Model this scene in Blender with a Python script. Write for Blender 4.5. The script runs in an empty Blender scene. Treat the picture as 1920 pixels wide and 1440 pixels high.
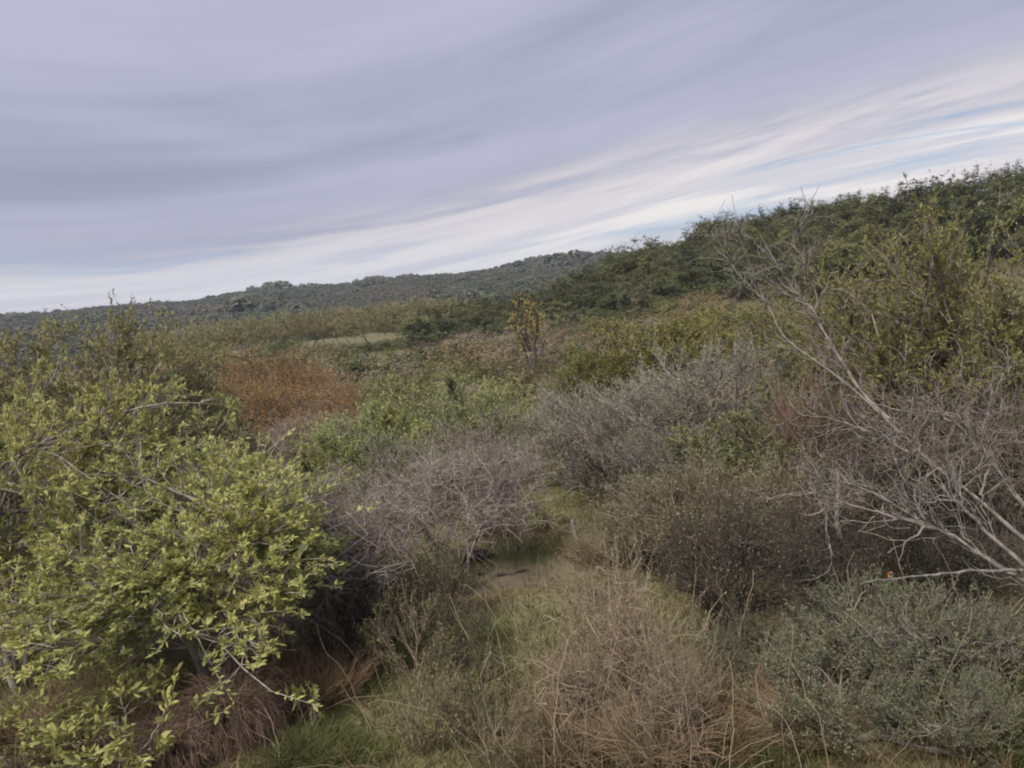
import bpy, math, random
import numpy as np

# ------------------------------------------------------------------ camera, sky, sun, exposure
SC = bpy.context.scene
CAMH, FPX, PITCH, ROLL = 2.7, 1450.0, math.radians(6.3), math.radians(6.0)
ca, sa = math.cos(math.pi / 2 - PITCH), math.sin(math.pi / 2 - PITCH)
RX = np.array([[1, 0, 0], [0, ca, -sa], [0, sa, ca]])
cr, sr = math.cos(-ROLL), math.sin(-ROLL)
RZ = np.array([[cr, -sr, 0], [sr, cr, 0], [0, 0, 1]])
RC = RX @ RZ
cam = bpy.data.objects.new('camera', bpy.data.cameras.new('camera'))
SC.collection.objects.link(cam)
import mathutils
M4 = mathutils.Matrix([[*RC[i], 0] for i in range(3)] + [[0, 0, 0, 1]])
M4.translation = (0, 0, CAMH)
cam.matrix_world = M4
cam.data.sensor_width = 36
cam.data.lens = 36 * FPX / 1920
cam.data.clip_start = .05
cam.data.clip_end = 6000
SC.camera = cam
SC.view_settings.view_transform = 'Standard'
SC.view_settings.look = 'None'
SC.view_settings.gamma = 1
SC.view_settings.exposure = 1.62
SC.cycles.filter_width = 2.0
SC.cycles.max_bounces = 5
SC.cycles.volume_bounces = 0
SC.cycles.diffuse_bounces = 3
SC.cycles.transmission_bounces = 4
SC.cycles.use_denoising = True

SUN_EL, SUN_AZ = math.radians(50), math.radians(212)      # azimuth clockwise from +Y
w = bpy.data.worlds.new('World'); SC.world = w; w.use_nodes = True
nt = w.node_tree; N = nt.nodes; L = nt.links; N.clear()
def nd(t, **k):
    n = N.new(t)
    for a, b in k.items(): setattr(n, a, b)
    return n
def val(sock, v):
    if hasattr(v, 'links'): L.new(v, sock)
    else: sock.default_value = v
def mth(op, a, b=0.0, c=0.0, clamp=False):
    n = nd('ShaderNodeMath', operation=op, use_clamp=clamp)
    val(n.inputs[0], a); val(n.inputs[1], b); val(n.inputs[2], c)
    return n.outputs[0]
def mixc(f, a, b):
    n = nd('ShaderNodeMix', data_type='RGBA')
    val(n.inputs[0], f); val(n.inputs[6], a); val(n.inputs[7], b)
    return n.outputs[2]
def sstep(v, a, b):
    n = nd('ShaderNodeMapRange', interpolation_type='SMOOTHSTEP')
    val(n.inputs[0], v); n.inputs[1].default_value = a; n.inputs[2].default_value = b
    return n.outputs[0]
tc = nd('ShaderNodeTexCoord'); sep = nd('ShaderNodeSeparateXYZ'); L.new(tc.outputs['Generated'], sep.inputs[0])
zz = mth('MAXIMUM', sep.outputs[2], 0.0)
den = mth('ADD', zz, 0.30)
pxs = mth('DIVIDE', sep.outputs[0], den); pys = mth('DIVIDE', sep.outputs[1], den)
fx = sstep(sep.outputs[0], -.95, .85); hz_ = mth('SQRT', mth('SUBTRACT', 1.0, mth('MULTIPLY', zz, zz)))
num = mth('ADD', mth('MULTIPLY', mth('SUBTRACT', 1.0, fx), mth('MULTIPLY', hz_, .83)), mth('MULTIPLY', fx, mth('ADD', mth('MULTIPLY', sep.outputs[0], .50), mth('MULTIPLY', sep.outputs[1], .866))))
U = mth('DIVIDE', num, den)      # across the cloud layers
V = mth('ADD', mth('MULTIPLY', pxs, -.866), mth('MULTIPLY', pys, .50))     # along them
def skynoise(su, sv, sc, det, off, rough=.55, dist=0.0):
    c = nd('ShaderNodeCombineXYZ'); val(c.inputs[0], mth('MULTIPLY', U, su)); val(c.inputs[1], mth('MULTIPLY', V, sv)); c.inputs[2].default_value = off
    n = nd('ShaderNodeTexNoise'); L.new(c.outputs[0], n.inputs['Vector']); n.inputs['Scale'].default_value = sc
    n.inputs['Detail'].default_value = det; n.inputs['Roughness'].default_value = rough; n.inputs['Distortion'].default_value = dist
    return n.outputs['Fac']
n1 = skynoise(1.0, .16, 2.2, 4, 3.1, .55, .2)
n2 = skynoise(1.0, .14, 2.0, 4, 9.7, .5, .4)
n3 = skynoise(1.0, .15, 6.5, 7, 5.3, .64, .6)
n4 = skynoise(1.0, .12, 9.0, 3, 1.3, .5, .3)
n5 = skynoise(1.0, .35, 4.5, 7, 7.7, .62, .5)
edge = mth('ADD', mth('SUBTRACT', 2.22, U), mth('ADD', mth('MULTIPLY', mth('SUBTRACT', n1, .5), .6), mth('MULTIPLY', mth('SUBTRACT', n3, .5), .28)))
deck = sstep(edge, -.10, .30)                      # 1 = under the deck
dark = sstep(mth('ADD', mth('ADD', mth('MULTIPLY', n2, .62), mth('MULTIPLY', n5, .18)), mth('MULTIPLY', n3, .20)), .38, .62)
c_deck = mixc(dark, (.445, .45, .58, 1), (.295, .312, .415, 1))
c_deck = mixc(mth('MULTIPLY', sstep(n4, .38, .62), .13), c_deck, (.30, .31, .42, 1))
sky = nd('ShaderNodeTexSky', sky_type='NISHITA', sun_disc=False, sun_elevation=SUN_EL, sun_rotation=SUN_AZ, air_density=1.0, dust_density=.6, ozone_density=1.5)
nis = nd('ShaderNodeVectorMath', operation='SCALE'); L.new(sky.outputs[0], nis.inputs[0]); nis.inputs['Scale'].default_value = .085
streak = sstep(mth('ADD', mth('MULTIPLY', n3, .75), mth('MULTIPLY', n5, .25)), .34, .48)
c_gap = mixc(mth('MULTIPLY', streak, .93), mixc(.6, nis.outputs[0], (.42, .53, .72, 1)), mixc(sstep(n4, .4, .6), (.66, .64, .68, 1), (.92, .86, .81, 1)))
lip = mth('MULTIPLY', sstep(edge, -.08, .12), mth('SUBTRACT', 1.0, sstep(edge, .12, .42)))
c_all = mixc(deck, c_gap, c_deck)
c_all = mixc(mth('MULTIPLY', lip, mth('MULTIPLY', sstep(n3, .40, .64), .65)), c_all, (.85, .80, .78, 1))
lowhaze = mth('SUBTRACT', 1.0, sstep(zz, .02, .12))
c_all = mixc(mth('MULTIPLY', lowhaze, .40), c_all, (.50, .57, .72, 1))
bg = nd('ShaderNodeBackground'); L.new(c_all, bg.inputs[0]); bg.inputs[1].default_value = .365
wo = nd('ShaderNodeOutputWorld'); L.new(bg.outputs[0], wo.inputs[0])

sun = bpy.data.objects.new('sun', bpy.data.lights.new('sun', 'SUN'))
sun.data.energy = 1.5; sun.data.angle = math.radians(14); sun.data.color = (1, .91, .78)
sun.rotation_euler = (math.pi / 2 - SUN_EL, 0, math.pi - SUN_AZ)
SC.collection.objects.link(sun)

# ------------------------------------------------------------------ helpers
COL = SC.collection
def ray(px, py):
    v = RC @ np.array([(px - 960) / FPX, -(py - 720) / FPX, -1.0])
    return v
def smooth(a, b, x):
    t = np.clip((np.asarray(x, float) - a) / (b - a), 0, 1)
    return t * t * (3 - 2 * t)
CR_A = np.radians([-60, -7, -1, 6, 12, 16, 23, 29, 35, 60, 110])
CR_H = np.array([-3.0, -2.9, -2.2, .8, 5.0, 8.4, 8.4, 8.6, 9.8, 14, 14])
FR_A = np.radians([-110, -36, -30, -22, -12, 0, 3.5, 6, 10, 20, 110])
FR_H = np.array([20, 27, 26, 26, 27, 27.5, 30, 30.5, 27, 24, 20])
def hgt(x, y):
    x = np.asarray(x, float); y = np.asarray(y, float)
    r = np.hypot(x, y); a = np.arctan2(x, y)
    base = -3.0 * smooth(12, 60, r)
    base = base + .10 * np.sin(x * .9 + 1) * np.cos(y * .7) * smooth(0, 6, r) + .5 * np.sin(x * .11) * np.sin(y * .09 + 2) * smooth(20, 60, r)
    R = 138 - 12 * smooth(.1, .6, a)
    crest = np.interp(a, CR_A, CR_H)
    front = smooth(-1.0, -.5, np.cos(a) * 0 + 1) if False else 1.0
    up = np.where(r < R, smooth(68, R + 6, r), 1 - .7 * smooth(R, R + 140, r))
    base = base + (crest + 3.0) * up * smooth(-.25, -.02, a)
    far = np.interp(a, FR_A, FR_H)
    fu = np.clip((r - 230) / 420, 0, 1)
    fu = np.where(r < 650, fu ** 1.15 * (1.25 - .25 * fu), 1 - .3 * smooth(650, 1500, r))
    base = base + (far + 3.0) * fu + 1.6 * np.sin(a * 37) * smooth(280, 420, r) * (1 - smooth(600, 700, r))
    return base
def at(px, py, d):
    """the point seen at pixel px, py at forward distance d (its z may be off the ground)"""
    v = ray(px, py); return np.array([0, 0, CAMH]) + v * (d / v[1])
def ground(px, py):
    v = ray(px, py); t = 1.0
    for _ in range(4000):
        p = np.array([0, 0, CAMH]) + v * t
        if p[2] <= hgt(p[0], p[1]): break
        t *= 1.004
    return p
def mesh(name, V, F, mat, smooth_=False):
    """V (n,3); F one (m,k) array or a list of them"""
    me = bpy.data.meshes.new(name)
    Fs = [f for f in (F if isinstance(F, list) else [F]) if len(f)]
    V = np.ascontiguousarray(V, np.float32)
    me.vertices.add(len(V)); me.vertices.foreach_set('co', V.ravel())
    loops = np.concatenate([f.ravel() for f in Fs]).astype(np.int32)
    cnt = np.concatenate([np.full(len(f), f.shape[1]) for f in Fs])
    st = np.concatenate([[0], np.cumsum(cnt)[:-1]]).astype(np.int32)
    me.loops.add(len(loops)); me.loops.foreach_set('vertex_index', loops)
    me.polygons.add(len(cnt)); me.polygons.foreach_set('loop_start', st)
    if smooth_: me.polygons.foreach_set('use_smooth', np.ones(len(cnt), bool))
    me.update(calc_edges=True)
    me.materials.append(mat)
    return me
def tubes(P, r, sides=3):
    """P (n,k,3) polylines, r (n,k) radii -> verts, quads (caps pinched by the radii)"""
    n, k, _ = P.shape
    T = np.gradient(P, axis=1); T /= np.linalg.norm(T, axis=2, keepdims=True) + 1e-9
    ref = np.where(np.abs(T[:, :1, 2:3]) > .9, np.array([1., 0, 0]), np.array([0, 0, 1.]))
    A = np.cross(T, np.broadcast_to(ref, T.shape)); A /= np.linalg.norm(A, axis=2, keepdims=True) + 1e-9
    B = np.cross(T, A)
    th = np.arange(sides) * 2 * math.pi / sides
    V = P[:, :, None] + r[:, :, None, None] * (A[:, :, None] * np.cos(th)[:, None] + B[:, :, None] * np.sin(th)[:, None])
    idx = np.arange(n * k * sides).reshape(n, k, sides)
    a = idx[:, :-1]; b = idx[:, 1:]
    F = np.stack([a, np.roll(a, -1, 2), np.roll(b, -1, 2), b], -1).reshape(-1, 4)
    return V.reshape(-1, 3), F
def unit(v): return v / (np.linalg.norm(v, axis=-1, keepdims=True) + 1e-9)
def join(parts):
    Vs, Fs, o = [], [], 0
    for V, F in parts:
        Vs.append(V); Fs.append(F + o); o += len(V)
    return np.concatenate(Vs), Fs
def leaves(B, D, ln, wd, rng, up=.8, fold=.25, blunt=.6):
    """folded six-sided leaves: base points B, directions D"""
    n = len(B)
    nrm = unit(np.array([0, 0, up]) + rng.normal(0, .7, (n, 3)))
    W = unit(np.cross(D, nrm)); Nn = np.cross(W, D)
    ln = np.broadcast_to(ln, n)[:, None]; wd = np.broadcast_to(wd, n)[:, None]
    p0 = B; tip = B + D * ln - Nn * ln * .12
    l1 = B + D * ln * .35 + W * wd * .5 * .8 + Nn * wd * fold; l2 = B + D * ln * .75 + W * wd * .5 * (blunt + .35) + Nn * wd * fold * .6
    r1 = B + D * ln * .35 - W * wd * .5 * .8 + Nn * wd * fold; r2 = B + D * ln * .75 - W * wd * .5 * (blunt + .35) + Nn * wd * fold * .6
    V = np.stack([p0, l1, l2, tip, r2, r1], 1).reshape(-1, 3)
    i = np.arange(n)[:, None] * 6
    F = np.concatenate([i + np.array([0, 1, 2, 3]), i + np.array([0, 3, 4, 5])])
    return V, F
def diamonds(B, D, ln, wd, rng, up=.5, out=None):
    n = len(B)
    nrm = unit(np.array([0, 0, up]) + (rng.normal(0, .8, (n, 3)) if out is None else out + rng.normal(0, .4, (n, 3))))
    if out is not None: D = unit(D - nrm * (D * nrm).sum(1, keepdims=True) * .8)
    W = unit(np.cross(D, nrm))
    ln = np.broadcast_to(ln, n)[:, None]; wd = np.broadcast_to(wd, n)[:, None]
    V = np.stack([B, B + D * ln * .5 + W * wd * .5, B + D * ln, B + D * ln * .5 - W * wd * .5], 1).reshape(-1, 3)
    return V, np.arange(n * 4).reshape(n, 4)
def bez(S, E, C, k):
    t = np.linspace(0, 1, k)[None, :, None]
    return S[:, None] * (1 - t) ** 2 + 2 * C[:, None] * t * (1 - t) + E[:, None] * t ** 2
def wiggle(P, amp, rng):
    n, k, _ = P.shape
    w_ = np.cumsum(rng.normal(0, 1, (n, k, 3)), 1); t = np.linspace(0, 1, k)[None, :, None]
    w_ = w_ - w_[:, :1] - t * (w_[:, -1:] - w_[:, :1])
    return P + w_ * np.broadcast_to(amp, (n,))[:, None, None]

# ------------------------------------------------------------------ materials
def newmat(name):
    m = bpy.data.materials.new(name); m.use_nodes = True
    global nt, N, L
    nt = m.node_tree; N = nt.nodes; L = nt.links; N.clear()
    return m
def noise(scale, detail=3, vec=None, rough=.55):
    n = nd('ShaderNodeTexNoise'); n.inputs['Scale'].default_value = scale; n.inputs['Detail'].default_value = detail; n.inputs['Roughness'].default_value = rough
    if vec is None: vec = nd('ShaderNodeTexCoord').outputs['Object']
    L.new(vec, n.inputs['Vector']); return n.outputs['Fac']
def c4(c): return (*c, 1)
def leafmat(name, c1, c2, c3=None, trans=.28, clump=1.6, f3=.7, vary=.16, rough=.6, spec=.3, byplace=False):
    m = newmat(name)
    isl = nd('ShaderNodeNewGeometry').outputs['Random Per Island']
    col = mixc(isl, c4(c1), c4(c2))
    if c3: col = mixc(mth('MULTIPLY', sstep(noise(clump, 3, nd('ShaderNodeObjectInfo').outputs['Location'] if byplace else None), .42, .62), f3), col, c4(c3))
    oi = nd('ShaderNodeObjectInfo').outputs['Random']
    hs = nd('ShaderNodeHueSaturation'); L.new(col, hs.inputs['Color'])
    val(hs.inputs['Value'], mth('ADD', 1 - vary, mth('MULTIPLY', oi, 2 * vary)))
    val(hs.inputs['Hue'], mth('ADD', .488, mth('MULTIPLY', mth('FRACT', mth('MULTIPLY', oi, 7.31)), .024)))
    p = nd('ShaderNodeBsdfPrincipled'); L.new(hs.outputs[0], p.inputs['Base Color'])
    p.inputs['Roughness'].default_value = rough; p.inputs['Specular IOR Level'].default_value = spec
    t = nd('ShaderNodeBsdfTranslucent'); L.new(hs.outputs[0], t.inputs['Color'])
    mx = nd('ShaderNodeMixShader'); mx.inputs[0].default_value = trans; L.new(p.outputs[0], mx.inputs[1]); L.new(t.outputs[0], mx.inputs[2])
    o = nd('ShaderNodeOutputMaterial'); L.new(mx.outputs[0], o.inputs[0])
    return m
def barkmat(name, c1, c2, scale=14, vary=.12, isl=.5):
    m = newmat(name)
    f = mth('ADD', mth('MULTIPLY', sstep(noise(scale, 4), .38, .62), 1 - isl), mth('MULTIPLY', nd('ShaderNodeNewGeometry').outputs['Random Per Island'], isl))
    col = mixc(f, c4(c1), c4(c2))
    hs = nd('ShaderNodeHueSaturation'); L.new(col, hs.inputs['Color'])
    val(hs.inputs['Value'], mth('ADD', 1 - vary, mth('MULTIPLY', nd('ShaderNodeObjectInfo').outputs['Random'], 2 * vary)))
    p = nd('ShaderNodeBsdfPrincipled'); L.new(hs.outputs[0], p.inputs['Base Color']); p.inputs['Roughness'].default_value = .85; p.inputs['Specular IOR Level'].default_value = .2
    b = nd('ShaderNodeBump'); b.inputs['Strength'].default_value = .4; b.inputs['Distance'].default_value = .01; L.new(noise(scale * 3, 3), b.inputs['Height']); L.new(b.outputs[0], p.inputs['Normal'])
    o = nd('ShaderNodeOutputMaterial'); L.new(p.outputs[0], o.inputs[0])
    return m
MT = dict(
    broad=leafmat('broad leaf', (.24, .275, .11), (.45, .47, .185), (.57, .56, .21), clump=1.3, trans=.4, spec=.2, vary=.1),
    sagedark=leafmat('dull sage green leaf', (.12, .135, .08), (.235, .255, .155), (.25, .235, .12), clump=1.5, f3=.5),
    limbbark=barkmat('pale limb bark', (.17, .15, .13), (.40, .37, .335), scale=22, isl=.4),
    broad2=leafmat('broad leaf dull', (.15, .17, .07), (.27, .28, .115), (.33, .32, .12), clump=1.2, trans=.33),
    olive=leafmat('olive leaf', (.145, .165, .07), (.28, .295, .125), (.31, .28, .11), trans=.35),
    greygreen=leafmat('grey green leaf', (.13, .155, .08), (.24, .265, .145), (.30, .285, .12), trans=.35),
    rust=leafmat('rust leaf', (.25, .13, .05), (.38, .215, .085), (.34, .26, .105), trans=.3),
    rustpale=leafmat('pale rust leaf', (.30, .17, .085), (.39, .25, .135), (.30, .235, .15), trans=.25),
    palegreen=leafmat('pale green leaf', (.29, .325, .14), (.42, .46, .22), (.48, .47, .17), clump=.9, trans=.36),
    sage=leafmat('sage leaf', (.17, .182, .135), (.31, .325, .255), (.235, .22, .155), clump=1.4, f3=.5),
    sagegreen=leafmat('sage green leaf', (.16, .175, .11), (.29, .31, .20), (.31, .28, .16), clump=1.5, f3=.5),
    yellowgreen=leafmat('yellow green leaf', (.19, .195, .065), (.34, .325, .11), (.19, .205, .075), clump=.8, f3=.7, trans=.33),
    darktree=leafmat('dark tree leaf', (.055, .07, .032), (.115, .135, .055), (.145, .15, .062), clump=.5, f3=.6, vary=.45, trans=.25),
    olivetree=leafmat('olive tree leaf', (.085, .095, .04), (.165, .175, .07), (.20, .19, .08), clump=.5, f3=.6, vary=.4, trans=.28),
    farscrub=leafmat('far scrub leaf', (.075, .09, .065), (.11, .125, .085), (.15, .142, .105), clump=.016, f3=.75, trans=.3, vary=.2, byplace=True),
    willow=leafmat('willow leaf', (.23, .215, .115), (.33, .305, .17), (.27, .265, .13), clump=.35, f3=.7, trans=.33),
    mauve=leafmat('mauve twig spray', (.22, .18, .145), (.34, .28, .225), (.27, .24, .16), clump=.5, f3=.6, trans=.2, vary=.22),
    brownbush=leafmat('brown leaf', (.19, .15, .085), (.29, .24, .13), (.22, .21, .095), clump=.6, f3=.7, vary=.22, trans=.3),
    midgreen=leafmat('mid green leaf', (.10, .115, .05), (.20, .21, .085), (.25, .225, .10), clump=.6, f3=.6, vary=.25, trans=.3),
    gold=leafmat('golden leaf', (.40, .34, .12), (.55, .47, .18), trans=.36),
    orange=leafmat('orange brown leaf', (.27, .18, .075), (.38, .26, .11), (.33, .28, .13), trans=.3),
    palebark=barkmat('pale grey bark', (.085, .077, .07), (.28, .26, .238), scale=22, isl=.4),
    greybark=barkmat('grey bark', (.13, .112, .098), (.27, .24, .21)),
    darkbark=barkmat('dark bark', (.045, .038, .032), (.12, .102, .088)),
    mauvetwig=barkmat('mauve grey twig', (.165, .138, .128), (.39, .34, .315), isl=.8),
    browntwig=barkmat('brown twig', (.16, .12, .09), (.31, .245, .185), isl=.8),
    coppertwig=barkmat('copper twig', (.24, .165, .12), (.43, .31, .235), isl=.8),
    straw=barkmat('straw stem', (.165, .125, .095), (.41, .33, .245), isl=.85),
    tussock=barkmat('tussock blade', (.075, .048, .036), (.30, .215, .165), isl=.9),
    redgrass=barkmat('reddish grass blade', (.15, .10, .055), (.32, .22, .14), isl=.9),
    drygrass=barkmat('dry grass blade', (.19, .14, .085), (.39, .31, .20), isl=.9),
    grass=leafmat('grass blade', (.085, .10, .04), (.165, .18, .07), (.24, .205, .11), clump=.9, f3=.8, trans=.33),
    lushgrass=leafmat('lush grass blade', (.11, .13, .05), (.20, .22, .08), trans=.35),
    seed=barkmat('black seed head', (.012, .01, .008), (.03, .025, .02)),
    deadleaf=leafmat('orange dead leaf', (.42, .15, .05), (.5, .22, .08), trans=.3),
    darkgreen=leafmat('blackish green leaf', (.012, .017, .01), (.03, .04, .02), trans=.1),
)
# ground
gm = newmat('ground soil and turf')
tcw = nd('ShaderNodeNewGeometry').outputs['Position']
sp = nd('ShaderNodeSeparateXYZ'); L.new(tcw, sp.inputs[0])
na = noise(.55, 5, tcw, .6); nb = noise(2.3, 5, tcw, .6); nc = noise(14, 4, tcw, .65)
g = mixc(sstep(nb, .36, .64), c4((.11, .12, .05)), c4((.18, .185, .08)))
g = mixc(mth('MULTIPLY', sstep(na, .46, .60), .8), g, c4((.20, .16, .105)))
g = mixc(mth('MULTIPLY', sstep(nc, .5, .72), .5), g, c4((.20, .155, .11)))
TR = ground(900, 1090); TR2 = ground(1080, 1050)
def seg_mask(p, q, wid):
    ax, ay = q[0] - p[0], q[1] - p[1]; l2 = ax * ax + ay * ay
    dx = mth('SUBTRACT', sp.outputs[0], float(p[0])); dy = mth('SUBTRACT', sp.outputs[1], float(p[1]))
    t = mth('DIVIDE', mth('ADD', mth('MULTIPLY', dx, float(ax)), mth('MULTIPLY', dy, float(ay))), float(l2), clamp=True)
    ex = mth('SUBTRACT', dx, mth('MULTIPLY', t, float(ax))); ey = mth('SUBTRACT', dy, mth('MULTIPLY', t, float(ay)))
    dd = mth('SQRT', mth('ADD', mth('MULTIPLY', ex, ex), mth('MULTIPLY', ey, ey)))
    dd = mth('ADD', dd, mth('MULTIPLY', mth('SUBTRACT', nb, .5), 1.1))
    return mth('SUBTRACT', 1.0, sstep(dd, wid * .4, wid))
g = mixc(mth('MULTIPLY', seg_mask(ground(780, 1125), ground(1110, 1050), .34), .6), g, mixc(nc, c4((.20, .155, .115)), c4((.34, .275, .215))))
g = mixc(mth('MULTIPLY', sstep(sp.outputs[1], 14, 30), .75), g, mixc(na, c4((.115, .11, .055)), c4((.19, .165, .105))))
g = mixc(mth('MULTIPLY', sstep(sp.outputs[2], -1.5, 1.5), sstep(sp.outputs[1], 50, 75)), g, c4((.085, .08, .05)))
fard = sstep(sp.outputs[1], 180, 320)
g = mixc(fard, g, mixc(sstep(noise(.03, 4, tcw), .4, .6), c4((.10, .105, .075)), c4((.16, .14, .11))))
p = nd('ShaderNodeBsdfPrincipled'); L.new(g, p.inputs['Base Color']); p.inputs['Roughness'].default_value = .95; p.inputs['Specular IOR Level'].default_value = .1
b = nd('ShaderNodeBump'); b.inputs['Strength'].default_value = .6; b.inputs['Distance'].default_value = .05; L.new(nc, b.inputs['Height']); L.new(b.outputs[0], p.inputs['Normal'])
o = nd('ShaderNodeOutputMaterial'); L.new(p.outputs[0], o.inputs[0])

# ------------------------------------------------------------------ ground: one sheet, rings growing outwards
rr = np.concatenate([[0.0], np.geomspace(1.0, 2600, 150)]); aa = np.linspace(-math.pi, math.pi, 241)
Rg, Ag = np.meshgrid(rr, aa, indexing='ij')
X, Y = Rg * np.sin(Ag), Rg * np.cos(Ag)
back = smooth(1.9, 2.6, np.abs(Ag))
Z = hgt(X, Y) * (1 - back) + back * (-3.0 * smooth(12, 60, Rg))
gi = np.arange(Rg.size).reshape(Rg.shape)
gf = np.stack([gi[:-1, :-1], gi[1:, :-1], gi[1:, 1:], gi[:-1, 1:]], -1).reshape(-1, 4)
go = bpy.data.objects.new('ground', mesh('ground', np.stack([X, Y, Z], -1).reshape(-1, 3), gf, gm, True))
go['kind'] = 'structure'; COL.objects.link(go)

# ------------------------------------------------------------------ things
def tag(o, label, cat, group=None, kind=None):
    o['label'] = label
    if cat: o['category'] = cat
    if group: o['group'] = group
    if kind: o['kind'] = kind
    return o
def root(name, loc=(0, 0, 0)):
    o = bpy.data.objects.new(name, None); o.empty_display_size = .1; o.location = loc; COL.objects.link(o); return o
def part(name, me, par, kind=None):
    o = bpy.data.objects.new(name, me); o.parent = par; COL.objects.link(o)
    if kind: o['kind'] = kind
    return o

class Proto:
    """the meshes of one kind of plant: parts = [(name, mesh, kind)], W width, H height"""
    def __init__(self, parts, W, H): self.parts, self.W, self.H = parts, W, H

def plant(name, seed, H=2.0, R=1.4, mains=6, secs=60, twigs=500, sub=0, leaf=None, leaf_n=6, leaf_l=.06, leaf_w=.02, leaf_mat='broad',
          twig_mat='greybark', stem_mat='greybark', twig_l=.35, r0=.03, r1=.011, r2=.004, low=-.25, shell=.5, upw=.35, rand=.55, lobes=7, lob=.35,
          wig=.03, lean=(0, 0), dome=.5, leafup=.25, stems_apart=True, sec_tubes=True, kink=.06, leaf_t0=.35, topflat=1.0, nout=False, outw=.55):
    rng = np.random.default_rng(seed)
    ctr = np.array([lean[0] * .6, lean[1] * .6, H * dome]); rad = np.array([R, R, H * (1 - dome)])
    lc = unit(rng.normal(0, 1, (lobes, 3)) + np.array([0, 0, .5])); la = rng.uniform(.4, 1, lobes) * lob
    def crown(n, lo, hi):
        d = unit(rng.normal(0, 1, (n * 3, 3))); d = d[d[:, 2] > low][:n]
        n_ = len(d)
        f = 1 - lob * .6 + (la * np.exp(6 * (d @ lc.T - 1))).sum(1)
        u = rng.uniform(lo ** 2.2, hi ** 2.2, n_) ** (1 / 2.2)
        dz = d.copy(); dz[:, 2] = np.where(d[:, 2] > 0, d[:, 2] * topflat, d[:, 2] * dome / (1 - dome) * .95)
        return ctr + dz * rad * (f * u)[:, None], d
    ctr[:2] += rng.uniform(-.16, .16, 2) * R
    parts = []
    # main stems
    E, d = crown(mains, .45, .7)
    mains = len(E)
    S = np.concatenate([rng.normal(0, .05 * R, (mains, 2)), np.full((mains, 1), -.08)], 1)
    C = S * .5 + E * .5 + np.concatenate([-(E - S)[:, :2] * .25, np.abs(E[:, 2:] - S[:, 2:]) * .12], 1)
    PM = wiggle(bez(S, E, C, 9), kink * R * .35, rng)
    RM = r0 * np.linspace(1, .35, 9)[None] * rng.uniform(.6, 1.1, (mains, 1))
    if stems_apart:
        for i in range(mains):
            V, F = tubes(PM[i:i + 1], RM[i:i + 1], 6); parts.append(('stem', mesh('stem', V, F, MT[stem_mat], True), None))
    # secondaries
    E2, d2 = crown(secs, .7, .97)
    k = np.argmin(((E2[:, None] - PM[None, :, -1]) ** 2).sum(2) + rng.uniform(0, .5 * R * R, (len(E2), mains)), 1)
    tt = rng.integers(3, 9, len(E2)); S2 = PM[k, tt]
    C2 = (S2 + E2) / 2 + np.array([0, 0, .1 * H]) * rng.normal(.6, .6, (len(E2), 1)) + rng.normal(0, .08 * R, (len(E2), 3))
    PS = wiggle(bez(S2, E2, C2, 7), wig * R * .6, rng)
    RS = r1 * np.linspace(1, .35, 7)[None] * rng.uniform(.6, 1.2, (len(E2), 1))
    tub = []
    if sec_tubes: tub.append(tubes(PS, RS, 4))
    if not stems_apart: 
        V, F = tubes(PM[:1], RM[:1], 5); parts.append(('trunk', mesh('trunk', V, F, MT[stem_mat], True), None))
        if sec_tubes: tub.append(tubes(PM[1:], RM[1:], 4))
    # twigs
    def grow(Pp, n, ln, r, lo=2):
        kk = rng.integers(0, len(Pp), n); K = Pp.shape[1]
        ti = rng.integers(lo, K, n); s = Pp[kk, ti]; td = unit(Pp[kk, ti] - Pp[kk, ti - 1])
        out = unit((s - ctr) / rad)
        dd = unit(td * .55 + out * outw + np.array([0, 0, upw]) + rng.normal(0, rand, (n, 3)))
        l_ = ln * rng.uniform(.45, 1.1, n) * np.exp(rng.normal(0, .3, n))
        e = s + dd * l_[:, None]
        c = (s + e) / 2 + rng.normal(0, .12, (n, 3)) * l_[:, None]
        P_ = wiggle(bez(s, e, c, 4), wig * l_ * .8, rng)
        P_[..., 2] = np.maximum(P_[..., 2], .02)
        return P_, r * np.linspace(1, .4, 4)[None] * rng.uniform(.7, 1.2, (n, 1))
    PT, RT = grow(PS, twigs, twig_l, r2)
    if r2 > 0: tub.append(tubes(PT, RT, 3))
    PL = PT
    if sub:
        PU, RU = grow(PT, sub, twig_l * .6, r2 * .7, 1)
        if r2 > 0: tub.append(tubes(PU, RU, 3))
        PL = np.concatenate([PT, PU])
    if tub:
        V, F = join(tub); parts.append(('twigs', mesh('twigs', V, F, MT[twig_mat]), 'stuff'))
    allp = PL.reshape(-1, 3)
    if leaf:
        n = len(PL) * leaf_n
        kk = np.repeat(np.arange(len(PL)), leaf_n); t = rng.uniform(leaf_t0, 1.0, n) * 3
        i0 = np.minimum(t.astype(int), 2); f = (t - i0)[:, None]
        Bp = PL[kk, i0] * (1 - f) + PL[kk, i0 + 1] * f
        td = unit(PL[kk, i0 + 1] - PL[kk, i0])
        dd = unit(td * .7 + rng.normal(0, .6, (n, 3)) + np.array([0, 0, leafup]))
        ll = leaf_l * rng.uniform(.6, 1.25, n)
        if leaf == 'leaf': V, F = leaves(Bp, dd, ll, ll * leaf_w / leaf_l, rng)
        else: V, F = diamonds(Bp, dd, ll, ll * leaf_w / leaf_l, rng, .25, unit((Bp - ctr) / rad) if nout else None)
        parts.append(('foliage', mesh('foliage', V, F, MT[leaf_mat]), 'stuff')); allp = V
    W = float(np.percentile(allp[:, 0], 98) - np.percentile(allp[:, 0], 2)); Ht = float(np.percentile(allp[:, 2], 99.7))
    return Proto(parts, W, Ht)

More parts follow.
